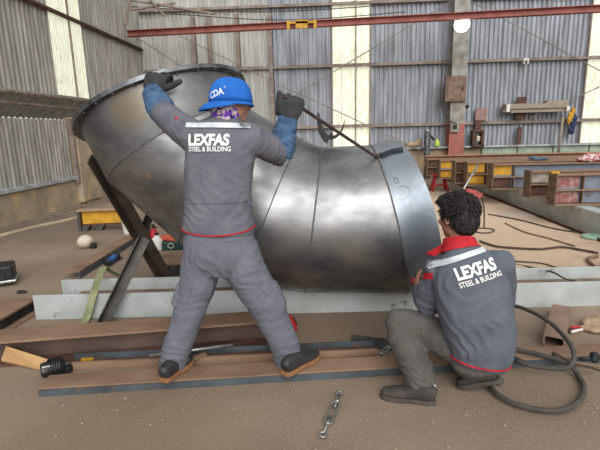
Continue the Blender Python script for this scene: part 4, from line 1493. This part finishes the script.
# the flange point the left hand hooks on to
best = None
for j in range(720):
    th = 2 * pi * j / 720
    p = circ(secs[0], th, 1 + 0.05 / secs[0][1], -0.02)
    x, y = proj(p)
    e = (x - 153) ** 2 + 0.2 * (y - 74) ** 2
    if p.y < secs[0][0].y and (best is None or e < best[0]):
        best = (e, p)
rim = best[1]
LW = rim + V((0.0, -0.05, -0.12))          # left wrist
rod_end, _n = on_pipe(376, 157)
if rod_end is None:
    rod_end = PY(376, 157, 3.1)
RH = q1(291, 101, 2.66)                      # where the rod passes through the right hand
RW = q1(288, 118, 2.63)
LS, RS = q1(192, 136, 2.45), q1(254, 140, 2.45)
LE = q1(165, 115, 2.62)
RE = q1(280, 154, 2.62)
LEl, REl = LE, RE
SP = [  # jacket trunk
    (q1(219, 232, 2.42), 0.198, 0.135), (q1(219, 226, 2.42), 0.2, 0.14), (q1(218, 212, 2.42), 0.188, 0.13), (q1(218, 190, 2.43), 0.183, 0.125),
    (q1(219, 168, 2.44), 0.188, 0.125), (q1(221, 150, 2.45), 0.19, 0.12), (q1(223, 136, 2.455), 0.175, 0.105), (q1(225, 125, 2.46), 0.125, 0.085), (q1(227, 116, 2.465), 0.07, 0.065)]
HC = q1(231, 101, 2.475)
HF = V((0.86, 0.5, -0.08)).normalized()
HB = basis(HF)
LHIP, RHIP = q1(203, 245, 2.42), q1(238, 245, 2.42)
LK, RK = q1(192, 303, 2.40), q1(266, 303, 2.43)
LA, RA = q1(173, 364, 2.36), q1(291, 362, 2.44)
body = MB()
head_mb(body, HC, HB, 0.98)
body.loft([(HC + V((0, 0, -0.05)) - HF * 0.02, 0.052, 0.052), (q1(227, 118, 2.465), 0.055, 0.055), (q1(224, 128, 2.46), 0.08, 0.06)], (1, 0, 0))
body.loft([(p, a * 0.72, b * 0.72) for p, a, b in SP], (1, 0, 0))
for a, b, c in ((LS, LE, LW), (RS, RE, RW)):
    body.ell(a, (0.06, 0.06, 0.06))
    body.loft([(a + (V((q1(222, 140, 2.45))) - a) * 0.4, 0.05, 0.05), (a, 0.052, 0.052), (a.lerp(b, 0.6), 0.043, 0.043), (b, 0.04, 0.04), (b.lerp(c, 0.35), 0.042, 0.042), (c, 0.028, 0.024)], (0.3, 1, 0.2))
for h, k, a in ((LHIP, LK, LA), (RHIP, RK, RA)):
    body.loft([(h + V((0, 0, 0.05)), 0.075, 0.075), (h.lerp(k, 0.3), 0.08, 0.08), (k, 0.055, 0.058), (k.lerp(a, 0.35), 0.056, 0.06), (a, 0.04, 0.042), (a + V((0, 0.01, -0.03)), 0.04, 0.045)], (1, 0, 0))
# palms inside the gloves
body.loft([(LW, 0.026, 0.02), (LW + V((0, 0.02, 0.08)), 0.03, 0.012)], (1, 0, 0))
body.loft([(RW, 0.026, 0.02), (RW + (RH - RW) * 0.9, 0.03, 0.012)], (1, 0, 0))
body = remesh(body, 0.0075, 4)
person = build('person', body, m_skin, loc=g, smooth=True)
tag(person, 'person in a blue cap and grey coverall standing with arms raised against the elbow pipe', 'person')
eyes(person, HC, HB, 0.98)
# jacket
jk1 = MB()
jk1.loft(SP[:-1] + [(q1(226, 119, 2.465), 0.082, 0.075)], (1, 0, 0), 28, 2.3)
CHc = q1(221, 146, 2.45)
for a, b, c, e in ((LS, LE, LW, 0.18), (RS, RE, RW, 0.2)):
    jk1.ell(a.lerp(CHc, 0.12), (0.085, 0.085, 0.088))
    jk1.loft([(a.lerp(CHc, 0.55), 0.1, 0.1), (a, 0.09, 0.09), (a.lerp(b, 0.5), 0.08, 0.08), (b, 0.073, 0.073), (b.lerp(c, e), 0.07, 0.07), (b.lerp(c, e + 0.12), 0.062, 0.062)], (0.3, 1, 0.2), 24)
jk1 = remesh(jk1, 0.0085, 5, folds([
    (LS, (1, 0, 0.5), 0.12, 0.007, 0.05), (RS, (1, 0, -0.4), 0.11, 0.006, 0.05), (LE, (LE - LS), 0.1, 0.008, 0.045), (RE, (RE - RS), 0.1, 0.008, 0.045),
    (q1(190, 215, 2.3), (0.3, 0, 1), 0.14, 0.005, 0.055), (q1(245, 212, 2.3), (-0.4, 0, 1), 0.14, 0.005, 0.055), (q1(218, 205, 2.3), (0.5, 0, 1), 0.15, 0.004, 0.06),
    (q1(240, 165, 2.3), (1, 0, 0.7), 0.12, 0.005, 0.06), (q1(195, 165, 2.3), (1, 0, -0.9), 0.12, 0.004, 0.06)], 0.003, 1.0))
jacket = build('jacket', jk1, m_jacket, person, smooth=True)
JB = bvh_of(jk1)
n_, r_, u_ = V((0.0, -1, 0.05)).normalized(), V((1, 0, 0.0)), V((0, 0.05, 1)).normalized()
strip('reflective_stripe', JB, q1(215.5, 124.5, 2.33), r_, u_, n_, 0.335, 0.026, m_reflect, jacket, 0.01, 12, slope=-0.035)
lettering('back_lettering', 'LEXFAS', 0.078, JB, q1(207.5, 140.3, 2.33), V((1, 0, -0.02)).normalized(), u_, n_, 0.222, m_print, jacket, lift=0.006, bold=0.0035, shear=0.12)
lettering('back_lettering', 'STEEL & BUILDING', 0.034, JB, q1(209, 149.3, 2.33), V((1, 0, -0.02)).normalized(), u_, n_, 0.225, m_print, jacket, lift=0.009, bold=0.0006)
strip('waist_seam', JB, q1(218, 203, 2.3), r_, u_, n_, 0.345, 0.006, m_jacket, jacket, 0.005)
# red piping along the hem, shoulder tab, collar
hp = []
for k in range(64):
    th = 2 * pi * k / 64
    c, a, b = q1(219, 228.5, 2.42), 0.205, 0.145
    o = V((c.x + a * 1.6 * cos(th), c.y + b * 1.6 * sin(th), c.z + 0.012 * cos(th * 2)))
    hh = JB.ray_cast(o, (V((c.x, c.y, o.z)) - o).normalized())
    hp.append((hh[0] if hh[0] is not None else V((c.x + a * cos(th), c.y + b * sin(th), o.z))) + (o - V((c.x, c.y, o.z))).normalized() * 0.001)
o = build('hem_piping', MB().tube(hp, 0.0045, 6, True), m_redcloth, jacket, smooth=True)
o['label'] = 'red piping'
hw = []
for dz in (-0.035, -0.06):
    hw.append([p + V((0, 0, dz)) for p in hp])
cl = MB().loft([(q1(226, 121.5, 2.465), 0.092, 0.082), (q1(227, 115.5, 2.468), 0.078, 0.074)], (1, 0, 0), 24)
build('collar', cl, m_jacket, jacket, smooth=True, auto=50)
o = build('shoulder_tab', MB().box(q1(177.5, 118.5, 2.46), (0.026, 0.03, 0.014), Matrix.Rotation(0.6, 3, 'Y')), m_redcloth, jacket, bevel=0.004)
o['label'] = 'red shoulder tab'
# denim oversleeves
def oversleeve(a, b, c, t0, t1, r0, r1, seed):
    mb = MB().loft([(b.lerp(c, t0), r0, r0), (b.lerp(c, t0 + (t1 - t0) * 0.3), r0 * 1.04, r0 * 1.04), (b.lerp(c, t0 + (t1 - t0) * 0.7), (r0 + r1) / 2, (r0 + r1) / 2), (b.lerp(c, t1), r1, r1)], (0.3, 1, 0.2), 24)
    mb = remesh(mb, 0.007, 3, folds([(b.lerp(c, 0.3), c - b, 0.12, 0.006, 0.04), (b.lerp(c, 0.8), c - b, 0.1, 0.005, 0.035)], 0.003, seed))
    o = build('denim_sleeve', mb, m_denim, person, smooth=True)
    return o


oversleeve(LS, LE, LW, 0.12, 1.0, 0.078, 0.058, 2.0)
oversleeve(RS, RE, RW, -0.08, 1.0, 0.076, 0.056, 5.0)
# gloves
rodd = (rod_end - RH).normalized()
hd = (RH - RW).normalized()
gl = hand_mb(RW, hd + V((0, 0.05, 0)), V((-0.1, 1, 0.0)), -rodd, (0.9, 1.15, 0.9), 1.3, 1.42, 0.0, 0.02, 0.12)
gl.loft([(RW - hd * 0.035, 0.046, 0.04), (RW + hd * 0.01, 0.038, 0.032)], (1, 0, 0), 16)
o = build('glove', remesh(gl, 0.0045, 3), m_glove, person, smooth=True)
ld = V((0.3, 0.35, 1)).normalized()
gl = hand_mb(LW, ld, V((0.1, 0.9, -0.35)), V((1, 0.1, 0.3)), (0.8, 1.0, 0.7), 1.2, 1.45, -0.05, 0.02, 1.0)
gl.loft([(LW - (LW - LE).normalized() * 0.045, 0.05, 0.042), (LW + ld * 0.01, 0.04, 0.034)], (1, 0, 0), 16)
o = build('glove', remesh(gl, 0.0045, 3), m_glove, person, smooth=True)
# trousers
tr1 = MB()
tr1.loft([(q1(219, 224, 2.42), 0.178, 0.118), (q1(219, 236, 2.42), 0.195, 0.132), (q1(220, 250, 2.42), 0.205, 0.142), (q1(221, 263, 2.42), 0.19, 0.135), (q1(221, 273, 2.42), 0.1, 0.1)], (1, 0, 0), 28, 2.3)
def legrows(pts):
    return [(q1(x, y, Y), r, r * 1.02) for x, y, Y, r in pts]


tr1.loft(legrows([(203, 246, 2.42, 0.105), (201, 268, 2.42, 0.112), (198, 284, 2.41, 0.105), (192, 303, 2.40, 0.094), (184, 328, 2.38, 0.085), (176, 350, 2.37, 0.082), (172, 369, 2.36, 0.08)]), (1, 0, 0), 24)
tr1.loft(legrows([(238, 246, 2.42, 0.108), (244, 268, 2.42, 0.118), (254, 285, 2.43, 0.112), (266, 304, 2.43, 0.105), (278, 330, 2.44, 0.088), (287, 350, 2.44, 0.083), (291, 368, 2.44, 0.08)]), (1, 0, 0), 24)
pk = q1(281, 297, 2.44)
tr1.loft([(q1(269, 284, 2.44), 0.045, 0.05), (q1(277, 302, 2.44), 0.052, 0.05), (q1(279, 309, 2.44), 0.05, 0.045)], (1, 0, 0), 16, 3)
pk2 = q1(179, 297, 2.4)
tr1.loft([(q1(182, 284, 2.4), 0.03, 0.05), (q1(178, 304, 2.4), 0.036, 0.05)], (1, 0, 0), 16, 3)
tr1 = remesh(tr1, 0.009, 4, folds([
    (LK, LK - LHIP, 0.13, 0.006, 0.06), (RK, RK - RHIP, 0.13, 0.006, 0.06), (LA + V((0, 0, 0.06)), (0.1, 0, 1), 0.13, 0.009, 0.05), (RA + V((0, 0, 0.07)), (-0.2, 0, 1), 0.14, 0.009, 0.05),
    (q1(220, 270, 2.3), (1, 0, 0.4), 0.16, 0.006, 0.06), (q1(195, 260, 2.3), (1, 0, -0.5), 0.14, 0.004, 0.06), (q1(258, 275, 2.3), (0.8, 0, 1), 0.15, 0.005, 0.06)], 0.0035, 3.0))
trousers = build('trousers', tr1, m_trouser, person, smooth=True)
TB = bvh_of(tr1)
rr = V((0.72, 0, 0.55)).normalized()
strip('pocket_flap', TB, q1(268, 293, 2.3), V((0.75, 0, -0.62)).normalized(), V((0.62, 0, 0.75)).normalized(), V((0.25, -1, 0)).normalized(), 0.11, 0.03, m_trouser, trousers, 0.006, 10)
strip('back_pocket', TB, q1(234, 240, 2.27), V((1, 0, 0.12)).normalized(), V((-0.12, 0, 1)).normalized(), V((0, -1, 0)), 0.12, 0.022, m_trouser, trousers, 0.005, 10)
strip('pocket_flap', TB, q1(182, 296, 2.27), V((0.4, 0, 1)).normalized(), V((-1, 0, 0.4)).normalized(), V((-0.6, -1, 0)).normalized(), 0.1, 0.03, m_trouser, trousers, 0.006, 10)
# boots
shoe(person, PZ(163, 383, CH + 0.005), PZ(190, 361, CH + 0.005), (0, 0, 1), 1.05, m_shoe, m_sole, LA)
shoe(person, PZ(284, 376, CH + 0.005), PZ(317, 356, CH + 0.005), (0, 0, 1), 1.05, m_shoe, m_sole, RA)
# cap: dome with a peak worn to the back
hat = empty('cap', HC)
hat.location = HC - root_loc(person)
hat.parent = person
CB_ = basis(V((-0.86, -0.5, 0.0)))       # forward = the way the peak points
hup = V((-0.3, -0.12, 1)).normalized()
CB_ = basis(V((-0.86, -0.5, 0.05)), hup)
hc = HC + V((0, 0, 0.022))
mb = MB()
n, m = 32, 10
vs = []
for i in range(m + 1):
    ph = (pi / 2) * i / m
    for k in range(n):
        th = 2 * pi * k / n
        rad = cos(ph) ** 0.72 if i < m else 0
        vs.append(hc + CB_ @ V((0.1 * rad * cos(th), 0.115 * rad * sin(th), -0.03 + 0.125 * sin(ph) ** 0.9)))
fs = [(i * n + k, i * n + (k + 1) % n, (i + 1) * n + (k + 1) % n, (i + 1) * n + k) for i in range(m) for k in range(n)]
dome = mb.add(vs, fs)
dome_b = bvh_of(dome)
o = build('cap_dome', dome, m_hat, person, smooth=True)
solid(o, -0.004)
bpy.data.objects.remove(hat)
# peak and drooping rim
mb = MB()
vs = []
NN = 48
for k in range(NN):
    th = 2 * pi * k / NN
    fr = max(0.0, sin(th))
    ext = 0.012 + 0.05 * fr ** 1.2
    for e, dz in ((0.0, 0.0), (0.5, -0.012), (1.0, -0.034)):
        vs.append(hc + CB_ @ V(((0.1 + ext * e) * cos(th), (0.115 + ext * e) * sin(th), -0.03 + dz * (0.5 + 0.9 * fr))))
fs = [(3 * k + j, 3 * ((k + 1) % NN) + j, 3 * ((k + 1) % NN) + j + 1, 3 * k + j + 1) for k in range(NN) for j in range(2)]
o = build('cap_brim', mb.add(vs, fs), m_hat, person, smooth=True)
solid(o, 0.005)
build('cap_button', MB().ell(hc + CB_ @ V((0, 0, 0.097)), (0.008, 0.008, 0.005)), m_hat, person, smooth=True)
lf = CB_ @ V((0.0, 1, 0.0))
lu = CB_ @ V((0, -0.25, 1)).normalized()
lr = lf.cross(V((0, 0, 1))).normalized() * -1
lr = V((0, 0, 1)).cross(V((-0.5, -0.86, 0))) * 1
nrm = V((-0.42, -0.9, 0.25)).normalized()
lr = nrm.cross(V((-0.3, 0, 1))).normalized() * -1
lu = nrm.cross(lr).normalized()
if lu.z < 0:
    lu = -lu
lettering('cap_lettering', 'CDA', 0.05, dome_b, q1(214.5, 92.5, 2.37), lr, lu, nrm, 0.085, m_print, person, bold=0.001, lift=0.004)
lettering('cap_lettering', '*', 0.03, dome_b, q1(224, 88, 2.37), lr, lu, nrm, 0.012, m_print, person, bold=0.001, lift=0.004)
# patterned neck cloth
mb = MB()
mb.loft([(q1(227.5, 119, 2.468), 0.076, 0.072), (HC + V((0, 0, -0.1)) - HF * 0.028, 0.074, 0.07), (HC + V((0, 0, -0.055)) - HF * 0.04, 0.08, 0.078), (HC + V((0, 0, -0.012)) - HF * 0.045, 0.078, 0.07)], HB @ V((1, 0, 0)), 28)
mb = remesh(mb, 0.006, 3, folds([(HC + V((0, 0, -0.08)), (0.3, 0.2, 1), 0.1, 0.004, 0.03)], 0.002, 8.0))
o = build('neck_scarf', mb, m_scarf, person, smooth=True)
# pry bar held by the standing worker
pts = [RH - rodd * 0.05, RH, RH.lerp(rod_end, 0.5), rod_end - rodd * 0.06 + V((0, -0.008, 0)), rod_end + V((0.01, -0.01, 0.0)), rod_end + V((0.03, -0.012, 0.025))]
rod = empty('pry_bar', rod_end)
tag(rod, 'long brown steel bar levered by the raised gloved hand against the pipe seam', 'bar')
build('shaft', MB().tube(arc_pts(pts[:5], 6), 0.0105, 10), m_rod, rod, smooth=True)
build('hooked_tip', MB().tube([rod_end - rodd * 0.02, rod_end + V((0.012, -0.012, 0.006)), rod_end + V((0.035, -0.014, 0.03))], [0.012, 0.012, 0.007], 10), m_rod, rod, smooth=True)

# ================= the squatting worker
SP2 = [
    (q1(477, 361, 2.23), 0.165, 0.125), (q1(480, 353, 2.23), 0.172, 0.135), (q1(481, 340, 2.22), 0.18, 0.135), (q1(477, 318, 2.22), 0.19, 0.135),
    (q1(472, 294, 2.24), 0.197, 0.13), (q1(468, 275, 2.27), 0.192, 0.12), (q1(465, 262, 2.29), 0.165, 0.1), (q1(462, 252, 2.31), 0.11, 0.085), (q1(460, 243, 2.33), 0.07, 0.07)]
SD2 = V((0.93, 0.2, 0.12))       # towards his right
LS2, RS2 = q1(436, 272, 2.31), q1(500, 264, 2.28)
LE2, LW2 = q1(428, 304, 2.36), q1(420, 290, 2.56)
RE2, RW2 = q1(503, 300, 2.42), q1(470, 300, 2.68)
HC2 = q1(456.5, 217.5, 2.385)
HF2 = V((-0.5, 0.85, -0.14)).normalized()
HB2 = basis(HF2, V((0.05, 0, 1)))
LH2, LK2 = q1(468, 347, 2.27), q1(398, 323, 2.36)
LA2 = q1(427, 383, 2.19)
RH2, RK2 = q1(490, 346, 2.27), q1(462, 345, 2.58)
RA2 = PZ(474, 374, 0.1)
g2 = PZ(450, 392, 0.0)
body = MB()
head_mb(body, HC2, HB2, 0.96)
body.loft([(HC2 + V((0.005, 0, -0.06)) - HF2 * 0.02, 0.05, 0.052), (q1(460, 245, 2.335), 0.055, 0.055), (q1(463, 258, 2.31), 0.08, 0.06)], SD2)
body.loft([(p, a * 0.72, b * 0.72) for p, a, b in SP2], SD2)
for a, b, c in ((LS2, LE2, LW2), (RS2, RE2, RW2)):
    body.ell(a, (0.058, 0.058, 0.058))
    body.loft([(a.lerp(q1(468, 275, 2.28), 0.4), 0.05, 0.05), (a, 0.05, 0.05), (a.lerp(b, 0.6), 0.042, 0.042), (b, 0.038, 0.038), (b.lerp(c, 0.35), 0.04, 0.04), (c, 0.027, 0.023)], (0.3, 0.3, 1))
for h, k, a in ((LH2, LK2, LA2), (RH2, RK2, RA2)):
    body.loft([(h, 0.08, 0.08), (h.lerp(k, 0.3), 0.08, 0.08), (k, 0.055, 0.055), (k.lerp(a, 0.35), 0.054, 0.056), (a, 0.038, 0.04), (a + V((0, 0, -0.03)), 0.036, 0.04)], (0.2, 1, 0.3))
tool_a, tool_b = None, None
hh_, _n = on_pipe(404, 262)
tool_top = hh_ if hh_ is not None else PY(404, 262, 2.95)
tool_bot = LW2 + (LW2 - LE2).normalized() * 0.085 + V((0, 0, -0.01))
tdir = (tool_bot - tool_top).normalized()
d2 = (LW2 - LE2).normalized()
hm = hand_mb(LW2, d2, tdir.cross(d2), tdir * -1, (1.0, 1.1, 0.8), 0.98, 1.0, 0.6, 0.02, 0.5)
body.add(hm.v, hm.f)
d3 = (RW2 - RE2).normalized()
hm = hand_mb(RW2, d3, V((-0.3, 0.2, -1)), V((-1, 0, 0)), (0.4, 0.5, 0.4), 0.98, 1.0, 0.3, 0.05, 0.7)
body.add(hm.v, hm.f)
body = remesh(body, 0.007, 3)
person2 = build('person', body, m_skin, loc=g2, smooth=True)
tag(person2, 'person with black hair and red collar squatting by the right end of the pipe', 'person')
eyes(person2, HC2, HB2, 0.96)
# hair: a cap of hair with tufts lying along the flow
hr = MB()
hr.ell(HC2 + HB2 @ V((0, -0.022, 0.046)), (0.09, 0.104, 0.094), HB2, 24, 16)
hr.ell(HC2 + HB2 @ V((0, -0.062, -0.005)), (0.078, 0.064, 0.098), HB2, 20, 14)
hr.ell(HC2 + HB2 @ V((0, 0.045, 0.085)), (0.068, 0.055, 0.045), HB2, 20, 12)
for s in (-1, 1):
    hr.ell(HC2 + HB2 @ V((s * 0.072, 0.022, 0.03)), (0.016, 0.02, 0.05), HB2, 12, 8)
hm = remesh(hr, 0.006, 3, lambda p: 0.003 * noise.noise(p * 30) + 0.002 * noise.noise(p * 80))
HBV = bvh_of(hm)
tf = MB()
random.seed(21)
crown = HC2 + HB2 @ V((0.012, -0.065, 0.11))
for i in range(1300):
    d = V((random.gauss(0, 1), random.gauss(0, 1), random.gauss(0, 1))).normalized()
    l = HB2.transposed() @ d
    if l.z < -0.75 or (l.y > 0.45 and l.z < 0.45):
        continue
    c0 = HC2 + HB2 @ V((0, -0.02, 0.03))
    h = HBV.ray_cast(c0 + d * 0.25, -d)
    if h[0] is None:
        continue
    p, nn = h[0], d
    fl_ = (p - crown)
    fl_ = fl_ - nn * fl_.dot(nn)
    if fl_.length < 1e-4:
        continue
    fl_ = (fl_.normalized() + V((random.gauss(0, 0.25), random.gauss(0, 0.25), random.gauss(0, 0.25)))).normalized()
    ln = random.uniform(0.02, 0.042)
    q0 = p - nn * 0.002
    qm = p + fl_ * ln * 0.5 + nn * 0.003
    qe = p + fl_ * ln + nn * random.uniform(-0.005, 0.002)
    tf.tube([q0, qm, qe], [0.0034, 0.003, 0.0006], 5)
hm.add(tf.v, tf.f)
build('hair', hm, m_hair, person2, smooth=True)
# jacket
j2 = MB()
j2.loft(SP2[:-1] + [(q1(461, 247, 2.325), 0.08, 0.075)], SD2, 28, 2.3)
C2 = q1(468, 278, 2.28)
for a, b, c in ((LS2, LE2, LW2), (RS2, RE2, RW2)):
    j2.ell(a.lerp(C2, 0.15), (0.083, 0.083, 0.085))
    j2.loft([(a.lerp(C2, 0.5), 0.09, 0.09), (a, 0.082, 0.082), (a.lerp(b, 0.5), 0.075, 0.075), (b, 0.07, 0.07), (b.lerp(c, 0.5), 0.064, 0.064), (b.lerp(c, 0.93), 0.054, 0.05)], (0.3, 0.3, 1), 24)
j2 = remesh(j2, 0.0085, 5, folds([
    (LE2, LE2 - LS2, 0.1, 0.008, 0.045), (LS2, (0.6, 0, -1), 0.11, 0.006, 0.05), (q1(446, 290, 2.2), (1, 0, 0.5), 0.1, 0.006, 0.055),
    (q1(470, 335, 2.1), (1, 0, 0.5), 0.17, 0.006, 0.06), (q1(495, 330, 2.1), (1, 0, 0.2), 0.15, 0.005, 0.055), (q1(485, 300, 2.1), (0.8, 0, -0.7), 0.14, 0.003, 0.06)], 0.003, 11.0))
jacket2 = build('jacket', j2, m_jacket2, person2, smooth=True)
JB2 = bvh_of(j2)
n2 = V((0.16, -1, 0.28)).normalized()
r2 = V((0.96, 0.1, 0.26)).normalized()
r2 = (r2 - n2 * r2.dot(n2)).normalized()
u2 = r2.cross(n2).normalized() * -1
if u2.z < 0:
    u2 = -u2
strip('reflective_stripe', JB2, q1(461.5, 257, 2.2), r2, u2, n2, 0.285, 0.026, m_reflect, jacket2, 0.01, 12, slope=0.03, bend=-0.004)
r3 = V((0.96, 0.1, 0.24)).normalized()
r3 = (r3 - n2 * r3.dot(n2)).normalized()
u3 = n2.cross(r3).normalized()
if u3.z < 0:
    u3 = -u3
lettering('back_lettering', 'LEXFAS', 0.08, JB2, q1(482, 270, 2.12), r3, u3, n2, 0.218, m_print, jacket2, lift=0.006, bold=0.0035, shear=0.08)
lettering('back_lettering', 'STEEL & BUILDING', 0.036, JB2, q1(484.5, 280, 2.12), r3, u3, n2, 0.232, m_print, jacket2, lift=0.009, bold=0.0006)
hp = []
for k in range(64):
    th = 2 * pi * k / 64
    c = q1(478.5, 357, 2.23)
    dv = SD2.normalized() * cos(th) + V((0, -1, 0)) * sin(th)
    dv.z = 0
    dv.normalize()
    z = c.z - 0.032 * cos(th)
    o_ = V((c.x, c.y, z)) + dv * 0.4
    h = JB2.ray_cast(o_, -dv)
    hp.append((h[0] if h[0] is not None else V((c.x, c.y, z)) + dv * 0.16) + dv * 0.001)
o = build('hem_piping', MB().tube(hp, 0.005, 6, True), m_redcloth, jacket2, smooth=True)
o['label'] = 'red piping'
mb = MB()
mb.loft([(q1(460.5, 250, 2.315), 0.108, 0.09), (q1(459.5, 245.5, 2.325), 0.093, 0.082), (q1(459, 238.5, 2.34), 0.08, 0.078)], SD2 + V((0, 0, 0.22)), 28)
# flared front point of the turned up collar
a, b, c_, d_ = q1(426, 253, 2.38), q1(448, 241, 2.33), q1(452, 248, 2.29), q1(434, 256, 2.33)
mb.add([a, b, c_, d_] + [p + V((0.0, 0.03, -0.012)) for p in (a, b, c_, d_)], [(0, 1, 2, 3), (7, 6, 5, 4), (0, 4, 5, 1), (1, 5, 6, 2), (2, 6, 7, 3), (3, 7, 4, 0)])
o = build('collar', mb, m_redcloth, jacket2, smooth=True, auto=50)
o['label'] = 'red collar'
nt_ = V((-0.75, -0.6, 0.2)).normalized()
rt_ = nt_.cross(V((0, 0, 1))).normalized() * -1
o = strip('shoulder_tab', JB2, q1(420.5, 276, 2.24), rt_, V((0, 0, 1)), nt_, 0.075, 0.035, m_redcloth, jacket2, 0.003, 8, 0.25)
o['label'] = 'red shoulder tab'
strip('hem_tab', JB2, q1(474, 357, 2.1), V((1, 0, -0.05)).normalized(), V((0, 0, 1)), V((0, -1, 0.0)), 0.06, 0.022, m_jacket2, jacket2, 0.006, 8)
# trousers
t2 = MB()
t2.loft([(q1(480, 346, 2.24), 0.155, 0.12), (q1(479, 356, 2.25), 0.168, 0.135), (q1(479, 363, 2.27), 0.14, 0.11)], SD2, 26, 2.3)
t2.loft([(LH2 + V((0.02, 0, 0)), 0.105, 0.105), (q1(450, 342, 2.29), 0.108, 0.1), (q1(425, 330, 2.33), 0.097, 0.092), (q1(403, 322, 2.36), 0.082, 0.08), (q1(396, 322, 2.355), 0.07, 0.072)], (0.2, 1, 0.3), 24)
t2.ell(q1(397, 322, 2.35), (0.068, 0.075, 0.074))
t2.loft([(q1(398, 319, 2.355), 0.06, 0.07), (q1(401, 334, 2.33), 0.082, 0.082), (q1(411, 355, 2.27), 0.086, 0.086), (q1(419, 374, 2.21), 0.083, 0.083), (q1(422, 387, 2.18), 0.077, 0.078)], (1, 0, 0), 24)
t2.loft([(RH2, 0.11, 0.105), (RH2.lerp(RK2, 0.5), 0.1, 0.095), (RK2, 0.075, 0.075)], (0.6, 0.3, 0.6), 24)
t2.ell(RK2, (0.074, 0.074, 0.074))
t2.loft([(RK2, 0.068, 0.068), (RK2.lerp(RA2, 0.5), 0.072, 0.07), (RK2.lerp(RA2, 0.9), 0.065, 0.064)], (1, 0, 0), 22)
t2 = remesh(t2, 0.0085, 4, folds([
    (q1(403, 336, 2.3), (-0.6, 0, 1), 0.1, 0.007, 0.04), (q1(413, 358, 2.24), (-0.7, 0, 1), 0.11, 0.009, 0.045), (q1(421, 378, 2.15), (0.3, 0, 1), 0.09, 0.009, 0.045),
    (q1(440, 338, 2.22), (1, 0, -0.5), 0.14, 0.006, 0.06), (q1(470, 352, 2.15), (1, 0, 0.2), 0.12, 0.005, 0.05)], 0.0035, 17.0))
trousers2 = build('trousers', t2, m_trouser2, person2, smooth=True)
# shoes and sock
ank = q1(427, 386, 2.19)
build('sock', MB().loft([(q1(426, 380, 2.19), 0.045, 0.045), (q1(429, 393, 2.17), 0.042, 0.042)], (1, 0, 0), 18), m_sock, person2, smooth=True)
shoe(person2, PZ(435, 403, 0.0), PZ(381, 396, 0.0), (0, 0, 1), 1.0, m_shoe2, m_sole2, q1(427, 390, 2.185))
shoe(person2, PZ(500, 381, 0.085), PZ(458, 386, 0.008), (0.3, -0.12, 0.9), 1.0, m_shoe2, m_sole2, q1(484, 368, 2.33))
# bar held against the pipe
tl = empty('scriber_bar', tool_bot)
tag(tl, 'short grey steel bar pressed to the pipe seam by the squatting worker', 'bar')
build('shaft', MB().tube([tool_top, tool_bot + tdir * 0.05], 0.011, 10), m_strut2, tl, smooth=True)
build('grip_collar', MB().lathe([(0.012, -0.01), (0.017, -0.005), (0.017, 0.02), (0.012, 0.025)], tool_bot - tdir * 0.06, tdir, 12), m_red, tl, smooth=True, auto=40)


# ------------------------------------------------------------------ light
w = bpy.data.worlds.new('world')
S.world = w
w.use_nodes = True
nt = w.node_tree
bg = nt.nodes['Background']
tc = nt.nodes.new('ShaderNodeTexCoord')
sp = nt.nodes.new('ShaderNodeSeparateXYZ')
cr = nt.nodes.new('ShaderNodeValToRGB')
nt.links.new(tc.outputs['Generated'], sp.inputs[0])
nt.links.new(sp.outputs['Z'], cr.inputs[0])
cr.color_ramp.elements[0].position = 0.0
cr.color_ramp.elements[0].color = (0.9, 0.9, 0.9, 1)
cr.color_ramp.elements[1].position = 0.8
cr.color_ramp.elements[1].color = (1.0, 1.0, 1.02, 1)
nt.links.new(cr.outputs[0], bg.inputs[0])
bg.inputs[1].default_value = 0.55
sd = bpy.data.lights.new('daylight', 'SUN')
sd.energy = 2.6
sd.angle = radians(52)
so_ = bpy.data.objects.new('daylight', sd)
COL.objects.link(so_)
so_.rotation_euler = V((-0.22, 1.0, -0.62)).to_track_quat('-Z', 'Y').to_euler()
S.view_settings.view_transform = 'Standard'
S.view_settings.look = 'None'
S.view_settings.exposure = 0.12
S.view_settings.gamma = 1.0
S.view_settings.use_curve_mapping = False
